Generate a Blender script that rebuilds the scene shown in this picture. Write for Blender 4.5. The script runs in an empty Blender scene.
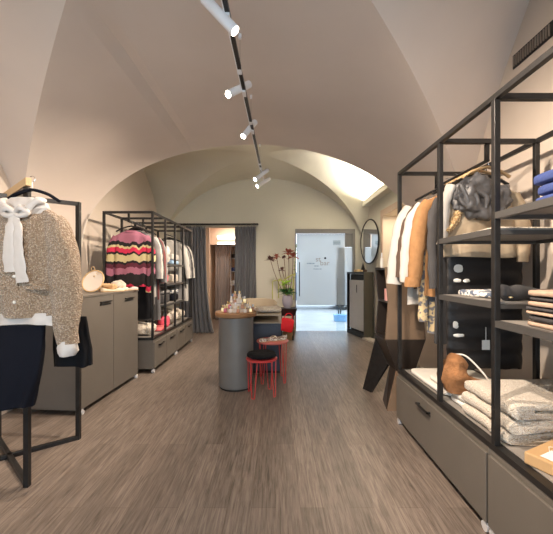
import bpy, bmesh, math, random
from mathutils import Vector, Matrix, noise
PI = math.pi
random.seed(7)
sc = bpy.context.scene
COL = sc.collection
OFF = {}
F = 320.0
def P(px, py, Y):
    return Vector(((px-276)*Y/F, Y, 1.4-(py-272)*Y/F))

# ------------------------------------------------------------------ materials
def mat(name, col, rough=.6, metal=0., bump=0., bscale=40., var=0., vscale=6., spec=.5, sheen=0., emit=None, estr=0., coat=0., alpha=None, trans=0.):
    m = bpy.data.materials.new(name); m.use_nodes = True
    nt = m.node_tree; b = nt.nodes['Principled BSDF']
    b.inputs['Base Color'].default_value = (*col, 1)
    b.inputs['Roughness'].default_value = rough
    b.inputs['Metallic'].default_value = metal
    b.inputs['Specular IOR Level'].default_value = spec
    if sheen: b.inputs['Sheen Weight'].default_value = sheen
    if coat: b.inputs['Coat Weight'].default_value = coat
    if trans: b.inputs['Transmission Weight'].default_value = trans
    if emit:
        b.inputs['Emission Color'].default_value = (*emit, 1); b.inputs['Emission Strength'].default_value = estr
    tc = nt.nodes.new('ShaderNodeTexCoord')
    if var:
        n = nt.nodes.new('ShaderNodeTexNoise'); n.inputs['Scale'].default_value = vscale; n.inputs['Detail'].default_value = 6
        nt.links.new(tc.outputs['Object'], n.inputs['Vector'])
        r = nt.nodes.new('ShaderNodeValToRGB')
        r.color_ramp.elements[0].position = .3; r.color_ramp.elements[1].position = .7
        r.color_ramp.elements[0].color = (*[c*(1-var) for c in col], 1)
        r.color_ramp.elements[1].color = (*[min(1, c*(1+var)) for c in col], 1)
        nt.links.new(n.outputs['Fac'], r.inputs['Fac']); nt.links.new(r.outputs['Color'], b.inputs['Base Color'])
    if bump:
        n = nt.nodes.new('ShaderNodeTexNoise'); n.inputs['Scale'].default_value = bscale; n.inputs['Detail'].default_value = 5
        nt.links.new(tc.outputs['Object'], n.inputs['Vector'])
        u = nt.nodes.new('ShaderNodeBump'); u.inputs['Strength'].default_value = bump; u.inputs['Distance'].default_value = .01
        nt.links.new(n.outputs['Fac'], u.inputs['Height']); nt.links.new(u.outputs['Normal'], b.inputs['Normal'])
    return m

def floor_mat():
    m = bpy.data.materials.new('wood_floor'); m.use_nodes = True
    nt = m.node_tree; b = nt.nodes['Principled BSDF']; N = nt.nodes.new; L = nt.links.new
    tc = N('ShaderNodeTexCoord'); mp = N('ShaderNodeMapping'); mp.inputs['Rotation'].default_value = (0, 0, PI/2)
    L(tc.outputs['Object'], mp.inputs['Vector'])
    br = N('ShaderNodeTexBrick'); br.offset = .37; br.inputs['Scale'].default_value = 1
    br.inputs['Brick Width'].default_value = 1.9; br.inputs['Row Height'].default_value = .145
    br.inputs['Mortar Size'].default_value = .0015; br.inputs['Mortar Smooth'].default_value = .3
    br.inputs['Color1'].default_value = (.165, .135, .115, 1); br.inputs['Color2'].default_value = (.235, .193, .165, 1)
    br.inputs['Mortar'].default_value = (.13, .10, .08, 1)
    L(mp.outputs['Vector'], br.inputs['Vector'])
    m2 = N('ShaderNodeMapping'); m2.inputs['Scale'].default_value = (30, 1.9, 1); L(tc.outputs['Object'], m2.inputs['Vector'])
    ns = N('ShaderNodeTexNoise'); ns.inputs['Scale'].default_value = 2.2; ns.inputs['Detail'].default_value = 9; ns.inputs['Roughness'].default_value = .65; ns.inputs['Distortion'].default_value = .6
    L(m2.outputs['Vector'], ns.inputs['Vector'])
    rp = N('ShaderNodeValToRGB'); rp.color_ramp.elements[0].position = .33; rp.color_ramp.elements[0].color = (.36, .33, .31, 1)
    rp.color_ramp.elements[1].position = .66; rp.color_ramp.elements[1].color = (1.5, 1.48, 1.45, 1)
    L(ns.outputs['Fac'], rp.inputs['Fac'])
    mx = N('ShaderNodeMix'); mx.data_type = 'RGBA'; mx.blend_type = 'MULTIPLY'; mx.inputs['Factor'].default_value = .75
    L(br.outputs['Color'], mx.inputs['A']); L(rp.outputs['Color'], mx.inputs['B']); L(mx.outputs['Result'], b.inputs['Base Color'])
    r2 = N('ShaderNodeMapRange'); r2.inputs['To Min'].default_value = .28; r2.inputs['To Max'].default_value = .5
    L(ns.outputs['Fac'], r2.inputs['Value']); L(r2.outputs['Result'], b.inputs['Roughness'])
    bu = N('ShaderNodeBump'); bu.inputs['Strength'].default_value = .25; bu.inputs['Distance'].default_value = .004
    L(ns.outputs['Fac'], bu.inputs['Height']); L(bu.outputs['Normal'], b.inputs['Normal'])
    return m

def stripe_mat():
    m = bpy.data.materials.new('striped_knit'); m.use_nodes = True
    nt = m.node_tree; b = nt.nodes['Principled BSDF']; N = nt.nodes.new; L = nt.links.new
    b.inputs['Roughness'].default_value = .9
    tc = N('ShaderNodeTexCoord'); sp = N('ShaderNodeSeparateXYZ'); L(tc.outputs['Object'], sp.inputs[0])
    ns = N('ShaderNodeTexNoise'); ns.inputs['Scale'].default_value = 9; ns.inputs['Detail'].default_value = 2
    mp = N('ShaderNodeMapping'); mp.inputs['Scale'].default_value = (1, 1, .15); L(tc.outputs['Object'], mp.inputs[0]); L(mp.outputs[0], ns.inputs['Vector'])
    ma = N('ShaderNodeMath'); ma.operation = 'MULTIPLY_ADD'; ma.inputs[1].default_value = .19; L(ns.outputs['Fac'], ma.inputs[0]); L(sp.outputs['Z'], ma.inputs[2])
    # object z measured down from the shoulders, 0.. -0.85
    mr = N('ShaderNodeMapRange'); mr.inputs['From Min'].default_value = -.80; mr.inputs['From Max'].default_value = .10; L(ma.outputs[0], mr.inputs['Value'])
    rp = N('ShaderNodeValToRGB'); rp.color_ramp.interpolation = 'CONSTANT'
    K = (.015, .012, .014); MV = (.40, .15, .22); RD = (.66, .03, .09); CR = (.62, .52, .28); BU = (.12, .02, .04)
    st = [(0, CR), (.06, RD), (.13, K), (.26, K), (.31, MV), (.41, BU), (.47, K), (.51, CR), (.62, K), (.655, RD), (.725, CR), (.76, K), (.82, MV)]
    e = rp.color_ramp.elements
    while len(e) < len(st): e.new(.5)
    for i, (p, c) in enumerate(st): e[i].position = p; e[i].color = (*c, 1)
    L(mr.outputs[0], rp.inputs['Fac']); L(rp.outputs['Color'], b.inputs['Base Color'])
    n2 = N('ShaderNodeTexNoise'); n2.inputs['Scale'].default_value = 120; L(tc.outputs['Object'], n2.inputs['Vector'])
    bu = N('ShaderNodeBump'); bu.inputs['Strength'].default_value = .6; bu.inputs['Distance'].default_value = .01; L(n2.outputs['Fac'], bu.inputs['Height']); L(bu.outputs['Normal'], b.inputs['Normal'])
    return m

def boucle_mat(name, c0, c1, scale=55, st=1.):
    m = bpy.data.materials.new(name); m.use_nodes = True
    nt = m.node_tree; b = nt.nodes['Principled BSDF']; N = nt.nodes.new; L = nt.links.new
    b.inputs['Roughness'].default_value = .95; b.inputs['Sheen Weight'].default_value = .3
    tc = N('ShaderNodeTexCoord')
    v = N('ShaderNodeTexVoronoi'); v.inputs['Scale'].default_value = scale; v.feature = 'SMOOTH_F1'
    n = N('ShaderNodeTexNoise'); n.inputs['Scale'].default_value = scale*.8; n.inputs['Detail'].default_value = 4
    L(tc.outputs['Object'], n.inputs['Vector']); L(tc.outputs['Object'], v.inputs['Vector'])
    ad = N('ShaderNodeMath'); ad.operation = 'ADD'; L(v.outputs['Distance'], ad.inputs[0]); L(n.outputs['Fac'], ad.inputs[1])
    rp = N('ShaderNodeValToRGB'); rp.color_ramp.elements[0].position = .45; rp.color_ramp.elements[0].color = (*c1, 1)
    rp.color_ramp.elements[1].position = 1.1; rp.color_ramp.elements[1].color = (*c0, 1)
    L(ad.outputs[0], rp.inputs['Fac']); L(rp.outputs['Color'], b.inputs['Base Color'])
    iv = N('ShaderNodeMath'); iv.operation = 'MULTIPLY'; iv.inputs[1].default_value = -1; L(ad.outputs[0], iv.inputs[0])
    bu = N('ShaderNodeBump'); bu.inputs['Strength'].default_value = st; bu.inputs['Distance'].default_value = .015
    L(iv.outputs[0], bu.inputs['Height']); L(bu.outputs['Normal'], b.inputs['Normal'])
    return m

def check_mat(name, ca, cb, scale):
    m = mat(name, ca, .85)
    nt = m.node_tree; b = nt.nodes['Principled BSDF']; N = nt.nodes.new; L = nt.links.new
    tc = N('ShaderNodeTexCoord'); n = N('ShaderNodeTexNoise'); n.inputs['Scale'].default_value = scale; n.inputs['Detail'].default_value = 1.5
    L(tc.outputs['Object'], n.inputs['Vector'])
    rp = N('ShaderNodeValToRGB'); rp.color_ramp.elements[0].position = .47; rp.color_ramp.elements[0].color = (*ca, 1)
    rp.color_ramp.elements[1].position = .53; rp.color_ramp.elements[1].color = (*cb, 1)
    L(n.outputs['Fac'], rp.inputs['Fac']); L(rp.outputs['Color'], b.inputs['Base Color'])
    return m

M = dict(
 floor=floor_mat(),
 wall=mat('plaster_warm', (.62, .54, .465), .9, bump=.12, bscale=12, var=.04, vscale=1.5),
 vault=mat('plaster_vault', (.66, .58, .52), .88, bump=.12, bscale=9, var=.05, vscale=1.1),
 vault2=mat('plaster_olive', (.70, .66, .56), .88, bump=.12, bscale=9, var=.04, vscale=1.3),
 back=mat('plaster_back', (.68, .65, .56), .9, bump=.08, bscale=12, var=.03, vscale=1.5),
 peach=mat('plaster_peach', (.66, .50, .38), .85, var=.03),
 black=mat('black_steel', (.022, .021, .021), .38, .3, var=.2, vscale=20),
 greyshelf=mat('grey_shelf', (.27, .25, .23), .5, bump=.1, bscale=60, var=.1, vscale=15),
 cab=mat('taupe_lacquer', (.14, .125, .108), .42, bump=.05, bscale=80, var=.04, vscale=5),
 cabdark=mat('taupe_lacquer_dark', (.13, .115, .10), .45, bump=.05, bscale=80, var=.05, vscale=5),
 chrome=mat('chrome', (.7, .7, .7), .18, 1.),
 rubber=mat('rubber', (.02, .02, .02), .7),
 white=mat('white_metal', (.82, .82, .84), .35),
 lens=mat('lamp_lens', (1, 1, 1), .3, emit=(1, .9, .75), estr=22),
 led=mat('led_strip', (1, 1, 1), .3, emit=(1, .88, .78), estr=3.5),
 led2=mat('led_strip_bright', (1, 1, 1), .3, emit=(1, .92, .8), estr=5),
 curtain=mat('grey_velvet', (.095, .098, .112), .85, sheen=.5, bump=.15, bscale=80),
 curtain2=mat('brown_velvet', (.30, .25, .23), .85, sheen=.4),
 boucle=boucle_mat('beige_boucle', (.32, .22, .14), (.76, .60, .44), 130, 1.),
 silk=mat('white_satin', (.64, .59, .55), .42, bump=.25, bscale=14, sheen=.3),
 casterm=mat('pale_caster', (.6, .6, .62), .25, spec=.8),
 pearl=mat('pearl', (.88, .84, .78), .2),
 blackcloth=mat('black_cloth', (.009, .009, .011), .85, spec=.2, bump=.3, bscale=50),
 navy=mat('navy_cloth', (.007, .008, .014), .8, spec=.15, bump=.3, bscale=50),
 stripe=stripe_mat(),
 shirt=mat('white_cotton', (.52, .50, .47), .75, bump=.25, bscale=22),
 camel=mat('camel_wool', (.34, .175, .072), .9, bump=.4, bscale=50, var=.1, vscale=20),
 darkgrey=mat('charcoal_wool', (.055, .053, .055), .88, bump=.3, bscale=40, var=.15),
 midgrey=mat('grey_wool', (.23, .225, .225), .85, bump=.3, bscale=40, var=.1),
 brownwool=mat('brown_wool', (.10, .065, .048), .9, bump=.3, bscale=40, var=.1),
 burgundy=mat('burgundy_wool', (.17, .05, .05), .9, bump=.3, bscale=40),
 beigecl=mat('beige_cloth', (.42, .335, .235), .85, bump=.4, bscale=30, var=.12, vscale=12),
 fur=boucle_mat('golden_fur', (.30, .19, .08), (.75, .56, .30), 80, 1.),
 puffer=mat('charcoal_nylon', (.075, .075, .08), .38, bump=.5, bscale=25, var=.2, vscale=20),
 quilt=mat('black_nylon', (.014, .013, .014), .5, bump=.3, bscale=20),
 cream=boucle_mat('cream_knit', (.66, .58, .48), (.88, .82, .73), 150, .8),
 creamfur=boucle_mat('cream_fleece', (.66, .58, .48), (.94, .89, .80), 70, 1.),
 rust=mat('rust_knit', (.29, .135, .055), .92, bump=.7, bscale=60, var=.25, vscale=14),
 steel2=mat('grey_steel_edge', (.075, .072, .07), .42, .2),
 beigeknit=mat('beige_knit', (.44, .31, .23), .92, bump=.5, bscale=70, var=.1, vscale=30),
 darkknit=mat('charcoal_knit', (.045, .042, .045), .92, bump=.5, bscale=70),
 blueknit=mat('blue_knit', (.035, .06, .20), .85, bump=.5, bscale=60),
 whitelinen=mat('white_linen', (.80, .77, .71), .85, bump=.3, bscale=30),
 kraft=mat('kraft_card', (.52, .33, .16), .75, bump=.1, bscale=60, var=.06),
 paper=mat('white_paper', (.85, .84, .80), .7),
 pattern=check_mat('patterned_cotton', (.80, .77, .72), (.10, .13, .19), 38),
 pattern2=check_mat('patterned_knit_fabric', (.66, .52, .30), (.17, .17, .19), 28),
 pattern3=check_mat('snake_print', (.84, .78, .70), (.34, .22, .17), 60),
 pink=mat('pink_leather', (.72, .10, .16), .5, bump=.2, bscale=30),
 palered=mat('coral_cloth', (.75, .16, .17), .8, bump=.2, bscale=30),
 blue=mat('pale_blue_denim', (.33, .50, .72), .8, bump=.3, bscale=50),
 redsteel=mat('red_lacquered_steel', (.55, .055, .055), .35),
 redtop=mat('red_table_top', (.56, .14, .12), .45),
 redleather=mat('red_leather', (.75, .008, .018), .5, bump=.4, bscale=30),
 column=mat('grey_column', (.17, .163, .155), .38, bump=.05, bscale=60, var=.05),
 wood=mat('oak_top', (.33, .17, .075), .45, bump=.1, bscale=40, var=.15, vscale=9),
 glass=mat('clear_glass', (1, 1, 1), .03, trans=1.),
 amber=mat('amber_glass', (.42, .17, .05), .15),
 pearlglass=mat('milky_glass', (.66, .56, .46), .15),
 rose=mat('rose_glass', (.45, .05, .08), .15),
 gold=mat('gold_metal', (.83, .60, .30), .28, 1.),
 brass=mat('rattan', (.62, .42, .22), .6, bump=.4, bscale=80),
 mirror=mat('mirror_glass', (.92, .93, .94), .02, 1.),
 boucle2=mat('beige_upholstery', (.42, .35, .26), .9, bump=.4, bscale=90),
 navybox=mat('navy_lacquer', (.035, .043, .065), .45, var=.1),
 lav=mat('lavender_ceramic', (.46, .42, .50), .35, bump=.1, bscale=30),
 stem=mat('brown_stem', (.16, .075, .045), .7, var=.2),
 petal=mat('rust_petal', (.34, .08, .05), .7, var=.3, vscale=30),
 petald=mat('dark_petal', (.10, .035, .03), .7, var=.3, vscale=30),
 leaf=mat('green_leaf', (.04, .17, .03), .5, var=.3, vscale=20),
 lime=mat('lime_petal', (.42, .70, .06), .55, var=.2, vscale=30),
 yellowgreen=mat('yellow_green_tassel', (.50, .50, .16), .8, bump=.6, bscale=120),
 wicker=mat('wicker', (.30, .19, .09), .8, bump=.6, bscale=90),
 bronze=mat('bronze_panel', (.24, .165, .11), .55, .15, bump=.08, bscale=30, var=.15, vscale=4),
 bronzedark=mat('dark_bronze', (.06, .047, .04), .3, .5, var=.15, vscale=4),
 olive=mat('olive_panel', (.085, .077, .058), .5, var=.06),
 creampanel=mat('cream_panel', (.50, .45, .40), .4, var=.03),
 framegrey=mat('grey_door_frame', (.24, .23, .22), .45),
 pave=mat('paving', (.40, .40, .40), .5, bump=.2, bscale=10, var=.15, vscale=1.5),
 carblue=mat('blue_paint', (.07, .16, .36), .25, coat=.5),
 carsil=mat('pale_blue_paint', (.45, .58, .72), .25, coat=.5),
 bluecrate=mat('blue_plastic', (.22, .42, .70), .4),
 skin=mat('cosmetic_box', (.86, .45, .42), .5),
 shoecream=mat('cream_leather', (.76, .66, .50), .5, bump=.2, bscale=30),
 shoetan=mat('tan_leather', (.58, .38, .20), .5, bump=.2, bscale=30),
 ventm=mat('vent_metal', (.22, .18, .15), .5),
 dark=mat('dark_interior', (.02, .02, .02), .8),
)
# frosted glass: diffusing film that lets daylight through
def frosted():
    m = bpy.data.materials.new('frosted_film'); m.use_nodes = True
    nt = m.node_tree; nt.nodes.clear(); N = nt.nodes.new; L = nt.links.new
    o = N('ShaderNodeOutputMaterial'); t = N('ShaderNodeBsdfTranslucent'); d = N('ShaderNodeBsdfDiffuse'); g = N('ShaderNodeBsdfGlossy'); tr = N('ShaderNodeBsdfTransparent')
    t.inputs[0].default_value = (.62, .66, .68, 1); d.inputs[0].default_value = (.62, .65, .66, 1); g.inputs['Roughness'].default_value = .08
    a = N('ShaderNodeMixShader'); a.inputs[0].default_value = .35; L(t.outputs[0], a.inputs[1]); L(d.outputs[0], a.inputs[2])
    c = N('ShaderNodeMixShader'); c.inputs[0].default_value = .08; L(a.outputs[0], c.inputs[1]); L(tr.outputs[0], c.inputs[2])
    b = N('ShaderNodeMixShader'); b.inputs[0].default_value = .07; L(c.outputs[0], b.inputs[1]); L(g.outputs[0], b.inputs[2]); L(b.outputs[0], o.inputs[0])
    return m
M['frost'] = frosted()
def clearglass():
    m = bpy.data.materials.new('thin_clear_glass'); m.use_nodes = True
    nt = m.node_tree; nt.nodes.clear(); N = nt.nodes.new; L = nt.links.new
    o = N('ShaderNodeOutputMaterial'); g = N('ShaderNodeBsdfGlossy'); tr = N('ShaderNodeBsdfTransparent'); g.inputs['Roughness'].default_value = .02
    tr.inputs[0].default_value = (.9, .95, .97, 1)
    f = N('ShaderNodeFresnel'); f.inputs[0].default_value = 1.45
    b = N('ShaderNodeMixShader'); L(f.outputs[0], b.inputs[0]); L(tr.outputs[0], b.inputs[1]); L(g.outputs[0], b.inputs[2]); L(b.outputs[0], o.inputs[0])
    return m
M['thin'] = clearglass()

# ------------------------------------------------------------------ object helpers
def root_off(p):
    while p.parent: p = p.parent
    return Vector(OFF.get(p.name, (0, 0, 0)))
def tag(o, label=None, cat=None, group=None, kind=None):
    if label: o['label'] = label
    if cat: o['category'] = cat
    if group: o['group'] = group
    if kind: o['kind'] = kind
    return o
def thing(name, label, cat, loc, group=None):
    o = bpy.data.objects.new(name, None); COL.objects.link(o); o.empty_display_size = .1
    o.location = loc; OFF[o.name] = tuple(loc)
    return tag(o, label, cat, group)

class B:
    def __init__(s): s.bm = bmesh.new()
    def face(s, vs):
        try: return s.bm.faces.new(vs)
        except ValueError: return None
    def box(s, x0, x1, y0, y1, z0, z1, m=None):
        co = [(x0,y0,z0),(x1,y0,z0),(x1,y1,z0),(x0,y1,z0),(x0,y0,z1),(x1,y0,z1),(x1,y1,z1),(x0,y1,z1)]
        if m: co = [m @ Vector(c) for c in co]
        v = [s.bm.verts.new(c) for c in co]
        for f in ((3,2,1,0),(4,5,6,7),(0,1,5,4),(1,2,6,5),(2,3,7,6),(3,0,4,7)): s.bm.faces.new([v[i] for i in f])
        return s
    def quadprism(s, pts, d):           # polygon pts (3D) extruded by vector d
        d = Vector(d); a = [s.bm.verts.new(p) for p in pts]; b = [s.bm.verts.new(Vector(p)+d) for p in pts]
        s.face(a[::-1]); s.face(b)
        n = len(pts)
        for i in range(n): s.face((a[i], a[(i+1) % n], b[(i+1) % n], b[i]))
        return s
    def bar(s, p0, p1, w, h=None):      # square bar between two points
        h = h or w; p0 = Vector(p0); p1 = Vector(p1); d = (p1-p0).normalized()
        up = Vector((0, 0, 1)) if abs(d.z) < .9 else Vector((0, 1, 0))
        sx = d.cross(up).normalized()*w/2; sy = sx.cross(d).normalized()*h/2
        q = [-sx-sy, sx-sy, sx+sy, -sx+sy]
        a = [s.bm.verts.new(p0+c) for c in q]; b = [s.bm.verts.new(p1+c) for c in q]
        s.face(a[::-1]); s.face(b)
        for i in range(4): s.face((a[i], a[(i+1) % 4], b[(i+1) % 4], b[i]))
        return s
    def tube(s, path, rad, seg=10, ry=None, amp=0., fr=6., seed=0, cap=True):
        path = [Vector(p) for p in path]; n = len(path)
        rad = rad if isinstance(rad, (list, tuple)) else [rad]*n
        rings = []
        prev = None
        for i, p in enumerate(path):
            d = (path[min(i+1, n-1)]-path[max(i-1, 0)]).normalized()
            if prev is None:
                up = Vector((0, 1, 0)) if abs(d.y) < .9 else Vector((1, 0, 0))
                a = (up - d*up.dot(d)).normalized()
            else: a = (prev - d*prev.dot(d)).normalized()
            prev = a; b = d.cross(a)
            r = rad[i]; q = (ry[i] if ry else r)
            ring = []
            for k in range(seg):
                t = 2*PI*k/seg
                c = p + a*(math.cos(t)*q) + b*(math.sin(t)*r)
                if amp:
                    nn = noise.noise(c*fr + Vector((seed*7.1, seed*3.3, 0)))
                    c += (c-p).normalized()*nn*amp
                ring.append(s.bm.verts.new(c))
            rings.append(ring)
        for i in range(n-1):
            for k in range(seg): s.face((rings[i][k], rings[i][(k+1) % seg], rings[i+1][(k+1) % seg], rings[i+1][k]))
        if cap: s.face(rings[0][::-1]); s.face(rings[-1])
        return s
    def cyl(s, p0, p1, r, seg=16, r1=None): return s.tube([p0, p1], [r, r if r1 is None else r1], seg)
    def lathe(s, prof, c, seg=24, a0=0., a1=2*PI, sx=1., sy=1.):
        full = abs(a1-a0-2*PI) < 1e-6; n = seg if full else seg+1
        rings = []
        for r, z in prof:
            if r < 1e-6: rings.append([s.bm.verts.new((c[0], c[1], c[2]+z))]); continue
            rings.append([s.bm.verts.new((c[0]+sx*r*math.cos(a0+(a1-a0)*k/seg), c[1]+sy*r*math.sin(a0+(a1-a0)*k/seg), c[2]+z)) for k in range(n)])
        for i in range(len(rings)-1):
            A, C = rings[i], rings[i+1]
            for k in range(seg):
                k2 = (k+1) % n
                if len(A) == 1 and len(C) == 1: continue
                if len(A) == 1: s.face((A[0], C[k2], C[k]))
                elif len(C) == 1: s.face((A[k], A[k2], C[0]))
                else: s.face((A[k], A[k2], C[k2], C[k]))
        return s
    def sell(s, c, ax, ay, az, e1=.5, e2=.35, amp=0., fr=5., seed=0, nu=40, nv=20, rot=0., tilt=0., flatbottom=True):
        def sg(v, e): return math.copysign(abs(v)**e, v)
        R = Matrix.Rotation(rot, 3, 'Z') @ Matrix.Rotation(tilt, 3, 'Y')
        rings = []
        for j in range(nv+1):
            ph = -PI/2+PI*j/nv; ring = []
            for i in range(nu):
                th = 2*PI*i/nu
                v = Vector((ax*sg(math.cos(ph), e1)*sg(math.cos(th), e2), ay*sg(math.cos(ph), e1)*sg(math.sin(th), e2), az*sg(math.sin(ph), e1)))
                if amp:
                    q = v*fr+Vector((seed*5.3, seed*1.7, seed*2.9))
                    k = noise.noise(q)*amp + noise.noise(q*2.7)*amp*.4
                    f = Vector((v.x/ax, v.y/ay, v.z/az)); f.normalize()
                    v = v + f*k
                    if flatbottom and v.z < -az: v.z = -az
                w = R @ v; ring.append(s.bm.verts.new((c[0]+w.x, c[1]+w.y, c[2]+w.z)))
            rings.append(ring)
        for j in range(nv):
            for i in range(nu): s.face((rings[j][i], rings[j][(i+1) % nu], rings[j+1][(i+1) % nu], rings[j+1][i]))
        bmesh.ops.remove_doubles(s.bm, verts=rings[0]+rings[-1], dist=1e-5)
        return s
    def build(s, name, m, parent=None, smooth=False, bevel=0., label=None, angle=40, sub=0, solid=0., fix=True, kind=None, loc=None):
        if fix: bmesh.ops.recalc_face_normals(s.bm, faces=s.bm.faces)
        off = root_off(parent) if parent else (Vector(loc) if loc is not None else s.base())
        for v in s.bm.verts: v.co -= off
        me = bpy.data.meshes.new(name); s.bm.to_mesh(me); s.bm.free(); s.bm = None
        me.materials.append(m if not isinstance(m, str) else M[m])
        if smooth:
            for p in me.polygons: p.use_smooth = True
            me.set_sharp_from_angle(angle=math.radians(angle))
        o = bpy.data.objects.new(name, me); COL.objects.link(o)
        if parent: o.parent = parent
        else: o.location = off; OFF[o.name] = tuple(off)
        if bevel:
            b = o.modifiers.new('b', 'BEVEL'); b.width = bevel; b.segments = 2; b.limit_method = 'ANGLE'
        if solid:
            b = o.modifiers.new('s', 'SOLIDIFY'); b.thickness = solid; b.offset = 0
        if sub:
            b = o.modifiers.new('u', 'SUBSURF'); b.levels = sub; b.render_levels = sub
        if label: o['label'] = label
        if kind: o['kind'] = kind
        return o
    def base(s):
        xs = [v.co.x for v in s.bm.verts]; ys = [v.co.y for v in s.bm.verts]; zs = [v.co.z for v in s.bm.verts]
        return Vector(((min(xs)+max(xs))/2, (min(ys)+max(ys))/2, min(zs)))
def struct(b, name, m, **k): return b.build(name, m, kind='structure', loc=(0, 0, 0), **k)
def dup(root, delta, label=None, rz=None):
    r = root.copy(); COL.objects.link(r); r.location = Vector(root.location)+Vector(delta)
    if label: r['label'] = label
    if rz is not None: r.rotation_euler.z = rz
    OFF[r.name] = tuple(r.location)
    for ch in list(root.children):
        c = ch.copy(); COL.objects.link(c); c.parent = r
        for g in list(ch.children):
            d = g.copy(); COL.objects.link(d); d.parent = c
    return r
def crom(pts, n):
    pts = [Vector(p) for p in pts]; out = []
    for i in range(len(pts)-1):
        p0 = pts[max(i-1, 0)]; p1 = pts[i]; p2 = pts[i+1]; p3 = pts[min(i+2, len(pts)-1)]
        for k in range(n):
            t = k/n
            out.append(.5*((2*p1)+(p2-p0)*t+(2*p0-5*p1+4*p2-p3)*t*t+(3*p1-p0-3*p2+p3)*t**3))
    out.append(pts[-1]); return out
def lerp_list(vals, n):
    out = []
    for i in range(len(vals)-1):
        for k in range(n): out.append(vals[i]+(vals[i+1]-vals[i])*k/n)
    out.append(vals[-1]); return out

# ------------------------------------------------------------------ setting: vaults and walls
XL, XR = -2.70, 2.00
X0, A1 = -.35, 2.35
Z1, H1 = 1.75, 1.42
YC1, B1 = 1.0, 2.40
YA = 4.45                # transverse arch between the two bays
YF = -1.40               # shop front
X2, A2 = -.30, 2.40
YC2, B2 = 5.975, 1.525
Z2, H2 = 1.70, 1.90
YB = 7.50
KR, KL = .80, .25
def z1(x, y):
    u = min(1, abs(x-X0)/A1); a = math.sqrt(1-u*u)
    w = abs(y-YC1)/B1
    z = Z1+H1*a
    if w < 1:
        b = math.sqrt(1-w*w)
        if b > a: z = Z1+H1*b+(KR if x > X0 else KL)*A1*(u-w)
    return z
def z2(x, y):
    u = min(1, abs(x-X2)/A2); w = min(1, abs(y-YC2)/B2)
    return Z2+H2*max(math.sqrt(1-u*u), math.sqrt(1-w*w))
def vault(name, m, x0, a, yc, b, zf, n, ext=None, shade_groove=False):
    o = B(); bm = o.bm
    xs = [x0-a*math.cos(PI*i/n) for i in range(n+1)]; ys = [yc-b*math.cos(PI*j/n) for j in range(n+1)]
    ny = n
    if ext: ys += [ys[-1]+(ext-ys[-1])*k/6 for k in range(1, 7)]
    def zz(x, y):
        z = zf(x, y)
        if shade_groove and y > 1.9: z += .022*math.exp(-((x+1.17)/.06)**2)*min(1, (y-1.9)/.5)*1.6*min(1, max(0, (YA-y)/.35))  # made-up recess in the plaster, shaped in place of a soft shadow line
        return z
    G = [[bm.verts.new((x, y, zz(x, y))) for x in xs] for y in ys]
    for j in range(len(ys)-1):
        for i in range(n):
            q = (G[j][i], G[j][i+1], G[j+1][i+1], G[j+1][i])
            if j >= ny: o.face(q); continue
            if (i < n//2) == (j < n//2): o.face((q[0], q[1], q[2])); o.face((q[0], q[2], q[3]))
            else: o.face((q[0], q[1], q[3])); o.face((q[1], q[2], q[3]))
    return o, G
N1 = 150
o, G = vault('ceiling', 'vault', X0, A1, YC1, B1, z1, N1, ext=YA, shade_groove=True)
struct(o, 'ceiling', 'vault', smooth=True, angle=3.5, fix=False)
o, G = vault('ceiling', 'vault2', X2, A2, YC2, B2, z2, 96)
# closing spandrel over the transverse arch (thickness of the arch)
for i in range(120):
    xa = XL+(XR-XL)*i/120; xb = XL+(XR-XL)*(i+1)/120
    vs = [o.bm.verts.new((xa, YA+.001, z1(xa, YA))), o.bm.verts.new((xb, YA+.001, z1(xb, YA))), o.bm.verts.new((xb, YA+.001, 3.9)), o.bm.verts.new((xa, YA+.001, 3.9))]
    o.face(vs)
struct(o, 'ceiling', 'vault2', smooth=True, angle=2.5, fix=False)

def wall(name, m, axis, c, th, a0, a1, top, holes=(), n=60, smooth=False):
    """wall plane at axis=c, thickness th outwards, along a0..a1, top(a) height; holes (b0,b1,z0,z1)"""
    o = B(); bp = sorted(set([a0+(a1-a0)*i/n for i in range(n+1)]+[h[0] for h in holes]+[h[1] for h in holes]))
    def pt(a, d, z): return (c+d, a, z) if axis == 'x' else (a, c+d, z)
    def quad(ps): o.face([o.bm.verts.new(p) for p in ps])
    for p, q in zip(bp, bp[1:]):
        if q-p < 1e-6: continue
        mid = (p+q)/2; segs = [((0, 0), (top(p), top(q)))]
        for h in holes:
            if h[0] < mid < h[1]:
                ns = []
                for lo, hi in segs:
                    if h[2] > 0: ns.append((lo, (h[2], h[2])))
                    ns.append(((h[3], h[3]), hi))
                segs = ns
        for lo, hi in segs:
            for d in (0, th): quad([pt(p, d, lo[0]), pt(q, d, lo[1]), pt(q, d, hi[1]), pt(p, d, hi[0])])
            quad([pt(p, 0, hi[0]), pt(q, 0, hi[1]), pt(q, th, hi[1]), pt(p, th, hi[0])])
    for h in holes:
        b0, b1, z0, zt = h
        for bb in (b0, b1): quad([pt(bb, 0, z0), pt(bb, th, z0), pt(bb, th, zt), pt(bb, 0, zt)])
        for z in (z0, zt):
            if z > 0: quad([pt(b0, 0, z), pt(b1, 0, z), pt(b1, th, z), pt(b0, th, z)])
    for bb in (a0, a1): quad([pt(bb, 0, 0), pt(bb, th, 0), pt(bb, th, top(bb)), pt(bb, 0, top(bb))])
    bmesh.ops.remove_doubles(o.bm, verts=o.bm.verts, dist=1e-5)
    return struct(o, name, m, fix=False)
wall('wall_left', 'wall', 'x', XL, -.2, YF, YA, lambda y: z1(XL, y)+.02, n=100)
wall('wall_left', 'wall', 'x', X2-A2, -.2, YA, YB, lambda y: z2(X2-A2, y)+.02, n=80)
wall('wall_right', 'wall', 'x', XR, .2, YF, YA, lambda y: z1(XR, y)+.02, n=100)
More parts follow.
